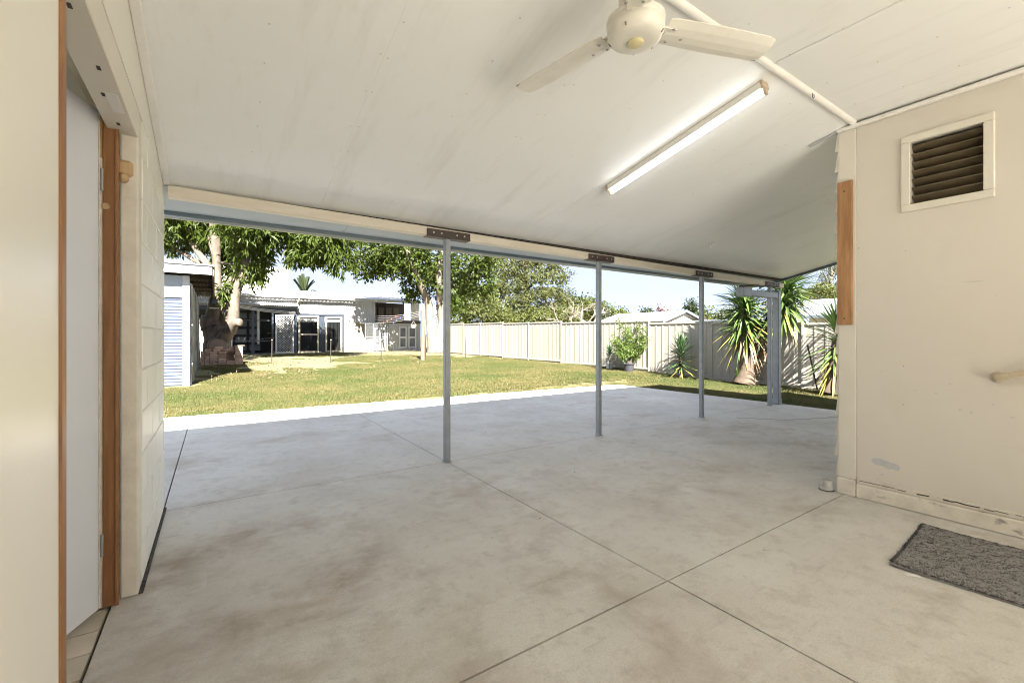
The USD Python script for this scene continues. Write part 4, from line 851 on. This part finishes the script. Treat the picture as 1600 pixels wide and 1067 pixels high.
def screen(a, b, z0, z1, yv, fmat, gmat, mid=None, fwid=.07, dia=0, nm='screen_door'):
    t = thing(nm, None, None, loc=((a + b) / 2, yv, (z0 + z1) / 2), parent=ls)
    for q in ((a, a + fwid, z0, z1), (b - fwid, b, z0, z1), (a + fwid, b - fwid, z0, z0 + fwid), (a + fwid, b - fwid, z1 - fwid, z1)) + (((a + fwid, b - fwid, mid - fwid / 2, mid + fwid / 2),) if mid else ()):
        obj('frame', box(q[0], q[1], yv - .03, yv + .01, q[2], q[3], .004), fmat, t)
    if dia:
        g = MB(); A_, B_, C_, D_ = a + fwid, b - fwid, z0 + fwid, z1 - fwid; H_ = D_ - C_; W_ = B_ - A_
        k = -H_
        while k < W_:
            for s_ in (1, -1):
                t0, t1 = max(0, -k), min(H_, W_ - k)
                if t1 - t0 > .02:
                    if s_ == 1: g.mb(obox((A_ + k + t0, yv, C_ + t0), (A_ + k + t1, yv, C_ + t1), .014, .006, up=(0, 1, 0)))
                    else: g.mb(obox((A_ + k + t0, yv + .006, D_ - t0), (A_ + k + t1, yv + .006, D_ - t1), .014, .006, up=(0, 1, 0)))
            k += dia
        obj('grille', g, gmat, t)
        obj('handle', box(b - .06, b - .01, yv - .06, yv - .03, 1.18, 1.32, .008), 'nest_grey', t)
    else:
        g = MB(); k = a + fwid
        while k < b - fwid: g.mb(box(k, k + .006, yv - .004, yv, z0 + fwid, z1 - fwid)); k += .03
        obj('wire_screen', g, gmat, t)
    return t
screen(xs['d0'], xs['d1'], fZ(445, 553) + .02, 2.25, FY - .09, 'frame_white', 'frame_white', fwid=.075, dia=.125)
screen(fX(346), fX(363), fZ(355, 546), 1.75, FY - .09, 'frame_white', 'frame_white', fwid=.06, dia=.125)
screen(xs['b0'] + .06, xs['b1'], .27, 2.24, FY - .06, 'frame_beige', 'mesh_black', mid=1.25, fwid=.085)
screen(xs['c0'], xs['c1'], .29, 2.22, FY - .06, 'frame_beige', 'mesh_black', fwid=.085)
obj('blue_panel', sheet((xs['b1'] + .02, FY - .02, G0), (1, 0, 0), (0, 0, 1), xs['c0'] - xs['b1'] - .04, 2.02, pitch=.11, amp=.012), 'slate_blue', ls)
obj('bay_post', box(xs['c1'] + .02, xs['e'] + .02, FY - .06, FY + .04, G0, 2.26, .005), 'slate_blue', ls)
obj('bay_head', box(xs['s0'] + .045, xs['e'] + .03, FY - .07, FY + .02, 2.262, 2.36, .005), 'slate_blue', ls)
obj('lower_wall', box(xs['e'] + .03, fX(609), FY + .02, FY + .12, .1, 1.93, .006), 'wall_render', ls)
# open bay with rafters
obj('lower_wall', sheet((fX(607), FY, .2), (1, 0, 0), (0, 0, 1), fX(657) - fX(607), 1.72, pitch=.10, amp=.008), 'white_steel', ls)
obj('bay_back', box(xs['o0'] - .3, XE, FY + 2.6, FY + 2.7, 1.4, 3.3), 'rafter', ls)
for k in range(4): obj('lining_sheet', box(fX(595 + k * 12.5) + .1, fX(595 + k * 12.5) + .1 + .37, FY + 2.3, FY + 2.33, 1.6, 3.0), 'post_timber', ls)
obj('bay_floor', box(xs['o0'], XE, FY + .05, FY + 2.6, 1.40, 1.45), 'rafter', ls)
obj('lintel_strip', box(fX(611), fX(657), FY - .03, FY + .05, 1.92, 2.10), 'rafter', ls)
obj('side_sheet', sheet((fX(641.5), FY - .02, 1.95), (1, 0, 0), (0, 0, 1), XE - fX(641.5), 1.18, pitch=.10, amp=.009), 'shade_white', ls)
obj('bay_post', box(xs['o0'] - .02, xs['o0'] + .08, FY - .03, FY + .06, 1.9, 3.12, .004), 'white_steel', ls)
def win(a, b, z0, z1):
    t = thing('window', None, None, loc=((a + b) / 2, FY, (z0 + z1) / 2), parent=ls); fwid = .075; yv = FY - .02
    for q in ((a, a + fwid, z0, z1), (b - fwid, b, z0, z1), (a + fwid, b - fwid, z0, z0 + fwid), (a + fwid, b - fwid, z1 - fwid, z1), (a + fwid, b - fwid, (z0 + z1) / 2 - .05, (z0 + z1) / 2 + .05)):
        obj('frame', box(q[0], q[1], yv - .05, yv + .03, q[2], q[3], .004), 'frame_white', t)
    for c_, d_ in ((z0 + fwid, (z0 + z1) / 2 - .05), ((z0 + z1) / 2 + .05, z1 - fwid)): obj('pane', box(a + fwid, b - fwid, yv - .008, yv, c_, d_), 'pane_dark', t)
mat('pane_dark', (.06, .065, .07), (.13, .135, .14), 3, rough=.25)
win(fX(623), fX(635), .45, 1.72); win(fX(637.5), fX(649.5), .45, 1.72)
# wire aviary standing in front
AY = FY - 1.0; av = thing('wire_aviary', 'grey framed wire aviary with a white window leaning in it', 'aviary', (fX(590, AY), AY, .25))
ax0, ax1, az1 = fX(570.5, AY), fX(606, AY), fZ(590, 505, AY)
for a in (ax0, fX(583, AY), fX(602, AY) - .03, ax1 - .05):
    obj('upright', box(a, a + .05, AY, AY + .05, .22, az1, .004), 'galvanised', av)
for zz in (.24, 1.08, az1 - .05): obj('rail', box(ax0, ax1, AY + .005, AY + .045, zz, zz + .04, .004), 'galvanised', av)
for a in (ax0, ax1 - .05):
    for yv in (AY + .9,): obj('upright', box(a, a + .05, yv, yv + .05, .22, az1, .004), 'galvanised', av)
    obj('rail', box(a, a + .05, AY + .05, AY + .9, az1 - .05, az1 - .01, .004), 'galvanised', av)
g = MB(); k = ax0 + .05
while k < ax1 - .05: g.mb(box(k, k + .007, AY + .02, AY + .027, .26, az1 - .05)); k += .055
zz = .28
while zz < az1 - .05: g.mb(box(ax0 + .05, ax1 - .05, AY + .028, AY + .033, zz, zz + .006)); zz += .11
obj('wire_mesh', g, 'galvanised', av)
obj('roof_sheet', sheet((ax0 - .05, AY - .05, az1 + .01), (1, 0, 0), (0, 1, 0), ax1 - ax0 + .1, 1.0, pitch=.1, amp=.008), 'shade_white', av)
a, b = fX(584.5, AY), fX(602, AY); z0, z1 = .38, fZ(590, 512, AY)
for q in ((a, a + .06, z0, z1), (b - .06, b, z0, z1), (a + .06, b - .06, z0, z0 + .06), (a + .06, b - .06, z1 - .06, z1), ((a + b) / 2 - .02, (a + b) / 2 + .02, z0 + .06, z1 - .06), (a + .06, b - .06, (z0 + z1) / 2 - .02, (z0 + z1) / 2 + .02)):
    obj('window_frame', box(q[0], q[1], AY - .045, AY - .005, q[2], q[3], .004), 'frame_white', av)
# taller white building behind
wb = thing('white_building', 'tall plain white building behind the long shed', 'building', (0, 37, 0))
obj('wall', box(-14, 4.25, 34, 42, 0, 5.55), 'white_steel', wb); obj('parapet', box(-14.05, 4.33, 33.95, 42.05, 5.55, 5.85, .02), 'white_steel', wb)
# clothes lines, posts, stakes
cp = atg(660.5, 563); t = thing('clothesline_post', 'weathered timber post holding the far clothesline ends', 'post', cp)
obj('post', tube([cp - [0, 0, .1], cp + [.01, 0, .9], cp + [0, 0, 1.93]], [.085, .08, .075], 10), 'post_timber', t, smooth=40)
obj('stake', obox(cp + [.13, .05, -.1], cp + [.15, .05, 1.0], .035, .035), 'rust_steel', t)
hz = 1.75
far_l = atd(585, 497, 24.0)
clr = thing('clothesline', 'white clothesline wires with pegs strung to the timber post', 'clothesline', cp + [0, 0, 1.8])
end = cp + [0, 0, 1.72]
for k in range(4):
    s0 = np.array([fX(585), FY - .1, 1.95 + .13 * k]); e_ = end + [-.05, 0, .06 * k]
    q = [s0 + (e_ - s0) * u - np.array([0, 0, .10 * math.sin(math.pi * u)]) for u in np.linspace(0, 1, 9)]
    obj('wire', tube(np.array(q), .011, 5), 'rope_white', clr)
    for u, mm in ((.25 + .1 * k, 'peg_red'), (.5 + .07 * k, 'peg_blue')):
        c = s0 + (e_ - s0) * u - np.array([0, 0, .10 * math.sin(math.pi * u) + .03]); obj('peg', box(c[0] - .02, c[0] + .02, c[1] - .01, c[1] + .01, c[2] - .05, c[2] + .05, .004), mm, clr)
bk = thing('peg_basket', 'small terracotta coloured basket hanging from the clothesline', 'basket', atd(646, 509, 19))
obj('bowl', lathe([(.08, -.16), (.14, -.02), (.15, .0), (.135, .0), (.075, -.15), (0, -.15)], atd(646, 507, 19), 14), 'rust_cap', bk, smooth=35)
obj('hanger', tube([atd(643, 506.5, 19), atd(646, 501.5, 19.1), atd(649, 506.5, 19)], .006, 5), 'rope_white', bk)
cl2 = thing('clothesline', 'paired white clothesline ropes running from the mango trunk to the shed', 'clothesline', mp(340, 472))
for k, (pa, pz) in enumerate((((338, 471), 2.40), ((338, 474), 2.28), ((339, 473), 2.34))):
    s0 = mp(pa[0], pa[1], -.4); e_ = np.array([xs['s0'] - .05, FY - .12, pz])
    q = [s0 + (e_ - s0) * u - np.array([0, 0, .06 * math.sin(math.pi * u)]) for u in np.linspace(0, 1, 9)]; obj('rope', tube(np.array(q), .013, 5), 'rope_white', cl2)
wq = mp(333, 472, -.6); wl = thing('winch_box', 'small dark clothesline reel fixed to the mango trunk', 'reel', wq)
obj('case', MB().mb(obox(wq + [-.08, 0, .06], wq + [.12, 0, -.02], .10, .2, b=.03)), 'slate_blue', wl); obj('strap', box(wq[0] - .12, wq[0] + .18, wq[1] - .02, wq[1] + .04, wq[2] - .24, wq[2] - .19, .005), 'rope_white', wl)
sl = ['thin rusty stake in front of the white diamond screen door', 'thin rusty stake in front of the beige screen doors', 'thin rusty stake in front of the wire aviary', 'thin rusty stake near the far end of the cream fence']
for (px, pt, pb_), lab in zip(((424.5, 529, 567), (516.5, 529, 567), (595.5, 529, 563), (727.5, 527, 559.5)), sl):
    g_ = atg(px, pb_); top = atd(px, pt, g_[0] * SY + g_[1] * CY)
    t = thing('stake', lab, 'stake', g_, group='rusty steel stakes on the lawn')
    obj('shaft', tube([g_ - [0, 0, .1], (g_[0] + .01, g_[1], top[2])], .016, 7), 'rust_steel', t); obj('tie', tube([(g_[0] - .02, g_[1] - .03, top[2] - .06), (g_[0] + .03, g_[1] - .028, top[2] - .055)], .008, 5), 'rope_white', t)

# ------------------------------------------------------------------ neighbours' roofs
n1 = thing('neighbour_shed', 'white roofed gable shed showing just above the fence', 'shed', (22, 17, .2))
yF, yB, rx_, ex, rz, ez = 15.2, 20.2, 22.05, 1.95, 2.58, 2.0
obj('wall', extr(sg.Polygon([(-ex, 0), (ex, 0), (ex, ez), (0, rz - .05), (-ex, ez)]), yB - yF - .2, (rx_, yB - .1, 0), (1, 0, 0), (0, 0, 1)), 'fence_cream', n1)
for s_ in (-1, 1):
    L2 = math.hypot(ex + .15, rz - ez + .05); du = np.array([s_ * (ex + .15), 0, -(rz - ez + .05)]) / L2
    o0 = np.array([rx_, yF - .1, rz + .02]) if s_ == 1 else np.array([rx_, yB + .1, rz + .02])
    obj('roof_sheet', sheet(o0, (0, 1.0 * s_, 0), du, yB - yF + .2, L2, pitch=.19, rib=[(0, 0), (.6, 0), (.7, -.02), (.9, -.02), (1, 0)]), 'roof_pale', n1)
    obj('barge_board', obox((rx_, yF - .13, rz + .0), (rx_ + s_ * (ex + .17), yF - .13, ez - .07), .04, .13), 'trim_slate', n1)
n2 = thing('neighbour_house', 'low house with pale zinc roof and dark gutter behind the fence', 'house', (26, 6, 0))
V = np.array([(24.4, -8, 2.16), (24.4, 10.1, 2.16), (30, 13.2, 3.36), (30, -8, 3.36), (35.6, 13.2, 2.16), (35.6, -8, 2.16)])
obj('roof', MB().add(np.vstack([V, V - [0, 0, .08]]), [[0, 1, 2], [0, 2, 3], [3, 2, 4], [3, 4, 5], [6, 8, 7], [6, 9, 8], [9, 10, 8], [9, 11, 10], [1, 7, 8], [1, 8, 2], [2, 8, 10], [2, 10, 4], [0, 6, 7], [0, 7, 1]]), 'roof_zinc', n2)
for k in range(30):
    yv = -7.8 + k * .62; ye = min(yv, 10.0); obj('roof_rib', obox((24.41, yv, 2.175), (30, yv + (3.0 if False else 0), 3.375), .05, .03), 'roof_zinc', n2) if yv < 10 else None
obj('gutter', box(24.25, 24.39, -8, 10.15, 2.03, 2.17, .01), 'trim_slate', n2); obj('wall', box(24.8, 35, -7.8, 10.0, 0, 2.1), 'fence_cream', n2)
n3 = thing('neighbour_shed', 'flat pale roof edge just above the fence left of the big yucca', 'shed', (24, 14.2, 0))
obj('wall', box(21.9, 27, 11.5, 14.6, 0, 1.92), 'fence_cream', n3); obj('roof', obox((21.7, 13.05, 1.98), (27.2, 13.05, 2.2), 3.5, .06), 'roof_pale', n3); obj('gutter', box(21.6, 21.69, 11.3, 14.8, 1.90, 1.97), 'trim_slate', n3)

# ------------------------------------------------------------------ yuccas and pot plants
def by_fence(px, off):
    yv = fence_y(px); d = ray(px, 500)
    for _ in range(40):
        xv = fx(yv) - off; yv = xv * d[1] / d[0]
    return np.array([xv, yv, float(ground(xv, yv))])
def sword(p, d, L, W, droop, n=5):
    """one folded, drooping blade"""
    d = np.asarray(d, float); d /= np.linalg.norm(d); s = np.cross(d, [0, 0, 1.0]); s /= np.linalg.norm(s) + 1e-9
    V, F = [], []
    for k in range(n):
        t = k / (n - 1); c = p + d * L * t - np.array([0, 0, 1.0]) * L * droop * t * t; w = W * (.65 + .9 * t - 1.5 * t * t) if k < n - 1 else .002
        u = np.cross(s, d); V += [c - s * w / 2 + u * w * .22, c, c + s * w / 2 + u * w * .22]
    for k in range(n - 1):
        a = k * 3
        for j in (0, 1): F += [[a + j, a + j + 1, a + j + 4], [a + j, a + j + 4, a + j + 3]]
    return MB().add(V, F)
def head(t, c, axis, n, L, W, seed, el0=80, el1=-65, stem=.45, droop=.10, mats=('yucca_green', 'yucca_yellow', 'yucca_dry'), yel=.25):
    r = np.random.default_rng(seed); axis = np.asarray(axis, float); axis /= np.linalg.norm(axis)
    x_ = np.cross(axis, [0, 1, .1]); x_ /= np.linalg.norm(x_); y_ = np.cross(axis, x_)
    for k in range(n):
        u = k / (n - 1); el = math.radians(el0 + (el1 - el0) * u ** .9 + r.normal() * 7); az = k * 2.39996 + r.normal() * .15
        d = x_ * math.cos(az) * math.cos(el) + y_ * math.sin(az) * math.cos(el) + axis * math.sin(el)
        p = np.asarray(c) + axis * stem * (.5 - u) + d * .02
        ml = mats[0] if u < .62 else (mats[1] if r.random() < yel * (1 + (u - .6) * 3) else mats[0])
        if u > .86 and r.random() < .55: ml = mats[2]
        obj('leaf', sword(p, d, L * r.uniform(.75, 1.1) * (.8 if u < .1 else 1), W, droop * (1 + u) * r.uniform(.6, 1.3)), ml, t, smooth=False)
gy_ = by_fence(1165, .42); ZY = gy_[0] * SY + gy_[1] * CY
t = thing('yucca_tree', 'big yucca with two leafy heads and a shaggy trunk by the fence', 'yucca', gy_)
def yp(px, py, dz=0): return atd(px, py, ZY + dz)
def shaggy(m_, pts, r0, r1, seed): limb(m_, pts, r0, r1, 12, 6, .04, seed)
m = MB(); shaggy(m, [yp(1162, 600), yp(1164, 588), yp(1166, 570), yp(1163, 540), yp(1160, 500), yp(1160, 480)], .25, .085, 1); shaggy(m, [yp(1166, 580), yp(1178, 550), yp(1190, 520), yp(1206, 492), yp(1226, 466)], .12, .07, 2)
obj('trunk', m, 'yucca_bark', t, smooth=True)
head(t, yp(1163, 490), (-.06, 0, 1), 146, .82, .075, 1, stem=1.0, droop=.12, yel=.28)
head(t, yp(1229, 460, -.2), (.30, -.1, 1), 146, .95, .08, 2, stem=.9, droop=.12, yel=.28)
r_ = np.random.default_rng(3)
for k in range(46):
    u = r_.random(); c = yp(1163 + 8 * u, 560 - 40 * u) if k % 2 else yp(1172 + 20 * u, 565 - 45 * u); az = r_.uniform(0, 6.28)
    obj('dead_leaf', sword(c, (math.cos(az) * .4, math.sin(az) * .4, -1), .48, .03, .1, 4), 'yucca_dry', t)
sp = yp(1157, 585)
for k in range(8): obj('leaf', sword(sp + [-.15, 0, -.05], (r_.normal() * .5, r_.normal() * .5, 1.2), .32, .04, .15), 'yucca_green', t)
r_ = np.random.default_rng(13); m = MB()
for c, ax in ((yp(1163, 490), (-.06, 0, 1)), (yp(1226, 464, -.2), (.30, -.1, 1))):
    ax = np.array(ax) / np.linalg.norm(ax)
    for k in range(240):
        d = r_.normal(size=3); d /= np.linalg.norm(d); d[2] = d[2] * .8 + .05; m.mb(sword(c + ax * r_.uniform(-.45, .45), d, r_.uniform(.5, .85), .07, .14, 4))
obj('inner_leaves', m, 'yucca_green', t, kind='stuff')
r_ = np.random.default_rng(3)
# yucca half hidden by the house wall
g2 = by_fence(1296, .75); Z2_ = g2[0] * SY + g2[1] * CY
t = thing('yucca_tree', 'bushy yucca partly hidden by the corner of the house wall', 'yucca', g2)
m = MB(); shaggy(m, [atd(1294, 614, Z2_), atd(1297, 595, Z2_), atd(1303, 560, Z2_), atd(1306, 530, Z2_)], .14, .07, 3); obj('trunk', m, 'yucca_bark', t, smooth=True)
head(t, atd(1307, 540, Z2_), (.05, 0, 1), 190, .74, .056, 4, stem=.95, droop=.12, yel=.4)
for k in range(30):
    u = r_.random(); az = r_.uniform(0, 6.28); obj('dead_leaf', sword(atd(1297 + 6 * u, 600 - 35 * u, Z2_), (math.cos(az) * .5, math.sin(az) * .5, -.9), .3, .03, .1, 4), 'yucca_dry' if k % 3 else 'yucca_yellow', t)
# small yucca in the lawn edge
g3 = by_fence(1063, .55); Z3 = g3[0] * SY + g3[1] * CY
t = thing('small_yucca', 'young upright yucca growing alone at the fence foot', 'yucca', g3)
obj('trunk', tube([g3 - [0, 0, .05], g3 + [0, 0, .35], atd(1064, 550, Z3)], [.05, .04, .03], 9), 'yucca_bark', t, smooth=True)
head(t, atd(1064, 559, Z3), (0, 0, 1), 150, .50, .046, 6, el0=85, el1=-25, stem=.62, droop=.05, yel=.15, mats=('yucca_deep', 'yucca_yellow', 'yucca_yellow'))
# potted plants
def pot(t, c, r0, r1, h, mname):
    obj('pot', lathe([(0, .01), (r0, 0), (r0 + .01, .02), (r1 - .01, h - .05), (r1 + .015, h - .048), (r1 + .018, h), (r1 - .012, h), (r1 - .02, h - .04), (0, h - .04)], c, 28), mname, t, smooth=30)
    obj('soil', lathe([(0, h - .03), (r1 - .02, h - .033)], c, 18), 'soil', t)
g4 = by_fence(982.5, .48); Z4 = g4[0] * SY + g4[1] * CY
t = thing('potted_shrub', 'pale green leafy shrub in a big black plastic pot', 'potted plant', g4)
pot(t, g4, .125, .165, .27, 'pot_black')
for s_ in (-1, 1): obj('handle', box(g4[0] + s_ * .18 - .02, g4[0] + s_ * .18 + .02, g4[1] - .05, g4[1] + .05, g4[2] + .225, g4[2] + .25, .006), 'pot_black', t)
m = MB(); r_ = np.random.default_rng(12); tips = []
for k in range(22):
    e_ = atd(r_.uniform(958, 1012), r_.uniform(500, 552), Z4 + r_.uniform(-.35, .35)); s0 = g4 + [r_.uniform(-.05, .05), r_.uniform(-.05, .05), .2]; md = (s0 * .6 + e_ * .4) + [0, 0, .12]
    q = curve([s0, md, e_], 5); m.mb(tube(q, np.linspace(.011, .004, len(q)), 5, False)); tips += [q[i] for i in (4, 5, 6, 7, 8, 9, 10)]
obj('stem', m, 'bark_pale', t)
tips = np.array(tips); tips = np.vstack([tips, tips + r_.normal(size=tips.shape) * .06])
cc = atd(985, 535, Z4); oo = tips - cc; oo /= np.linalg.norm(oo, axis=1, keepdims=True)
obj('foliage', leaves(tips, oo, 14, .082, .038, .06, .35, r_), 'leaf_ficus', t)
g5 = by_fence(952, .42); Z5 = g5[0] * SY + g5[1] * CY
t = thing('potted_yucca', 'dark spiky yucca in a small white bucket beside the black pot', 'potted plant', g5)
pot(t, g5, .085, .11, .23, 'pot_white')
head(t, g5 + [.02, 0, .42], (.05, 0, 1), 75, .40, .036, 9, el0=80, el1=-25, stem=.3, droop=.14, yel=.02, mats=('yucca_deep', 'yucca_green', 'yucca_dry'))
# leaning black stake by the fence
s0 = by_fence(1279, .40); s1 = atd(1262, 540, s0[0] * SY + s0[1] * CY + .1)
t = thing('leaning_stake', 'black stake leaning by the fence beside the hidden yucca', 'stake', s0)
obj('shaft', obox(s0 - [0, 0, .05], s1, .028, .03, b=.004), 'wire_dark', t); obj('bracket', obox(s0 + (s1 - s0) * .985, s1 + (s1 - s0) * .012, .034, .036), 'rust_steel', t)

# ------------------------------------------------------------------ grass, litter
def blades(n, size, hmax, seed):
    r = np.random.default_rng(seed); p = r.uniform(-size / 2, size / 2, (n, 2)); a = r.uniform(0, 6.283, n); h = hmax * r.uniform(.35, 1, n); w = .004 + .004 * r.random(n); ln = r.uniform(.2, 1.0, n) * h
    d = np.column_stack([np.cos(a), np.sin(a), 0 * a]); s = np.column_stack([-np.sin(a), np.cos(a), 0 * a]); b = np.column_stack([p, 0 * a - .006])
    V = np.stack([b - s * w[:, None], b + s * w[:, None], b + d * ln[:, None] + np.column_stack([0 * a, 0 * a, h])], 1).reshape(-1, 3)
    return V, np.arange(3 * n).reshape(-1, 3)
gi = UsdGeom.PointInstancer.Define(stage, '/World/grass'); tag(gi.GetPrim(), 'short sunlit grass blades covering the back lawn', 'grass', kind='stuff')
for k in range(3): usdkit.mesh(stage, f'/World/grass/tuft_{k + 1:03d}', blades(2500, .72, .045, 60 + k), M['grass_blade'])
r_ = np.random.default_rng(77); P, I, S = [], [], []
for gx_ in np.arange(-2.2, 11.0, .42):
    for gy_2 in np.arange(1.0, 24.6, .42):
        x_, y_ = gx_ + r_.uniform(-.1, .1), gy_2 + r_.uniform(-.1, .1)
        if x_ < RX + .24 and y_ < back(x_) + .245: continue
        if x_ > fx(y_) - .12 or (x_ < -.1 and y_ > 11.9) or (x_ < -.9 and y_ < 9): continue
        bare = meshkit.fbm(np.array([x_ * .33, y_ * .33, 0.0]), 3, 9)
        if y_ > 15 and bare < .36 + .012 * (y_ - 15): continue
        if x_ < 2.0 and y_ > 12.6 and bare < .52: continue
        P.append((x_, y_, float(ground(x_, y_)))); I.append(r_.integers(0, 3)); S.append(r_.uniform(.7, 1.15) * (1.0 if y_ < 14 else .8))
gi.CreatePrototypesRel().SetTargets([Sdf.Path(f'/World/grass/tuft_{k + 1:03d}') for k in range(3)])
gi.CreatePositionsAttr(Vt.Vec3fArray.FromNumpy(np.array(P, np.float32))); gi.CreateProtoIndicesAttr(Vt.IntArray.FromNumpy(np.array(I, np.int32)))
gi.CreateScalesAttr(Vt.Vec3fArray.FromNumpy(np.repeat(np.array(S, np.float32)[:, None], 3, 1)))
an = r_.uniform(0, 6.283, len(P)); gi.CreateOrientationsAttr(Vt.QuathArray([Gf.Quath(float(math.cos(a / 2)), 0, 0, float(math.sin(a / 2))) for a in an]))
r_ = np.random.default_rng(78); n = 420; q = np.column_stack([r_.uniform(-.3, 10, n), 12.5 + 12 * r_.random(n) ** .8]); q = np.vstack([q, np.column_stack([r_.uniform(-.3, 2.5, 160), r_.uniform(12.6, 18, 160)])])
cen = np.column_stack([q, ground(q[:, 0], q[:, 1]) + .035])
obj('fallen_leaves', leaves(cen, np.tile([0, 0, .3], (len(cen), 1)), 1, .11, .045, .02, .05, r_), 'dry_leaf', label='dry brown leaves scattered over the far lawn', cat='leaves', kind='stuff')

r_ = np.random.default_rng(91); q = np.column_stack([r_.uniform(-.1, 6.5, 46), r_.uniform(.9, 7.0, 46)]); q = q[(q[:, 0] < 3.5) | (q[:, 1] > 1.6)]
obj('floor_litter', leaves(np.column_stack([q, np.full(len(q), .004)]), np.tile([0, 0, .02], (len(q), 1)), 1, .022, .009, .001, .0, r_, fold=.1), 'dry_leaf', label='tiny dry leaf scraps lying about the concrete floor', cat='litter', kind='stuff')
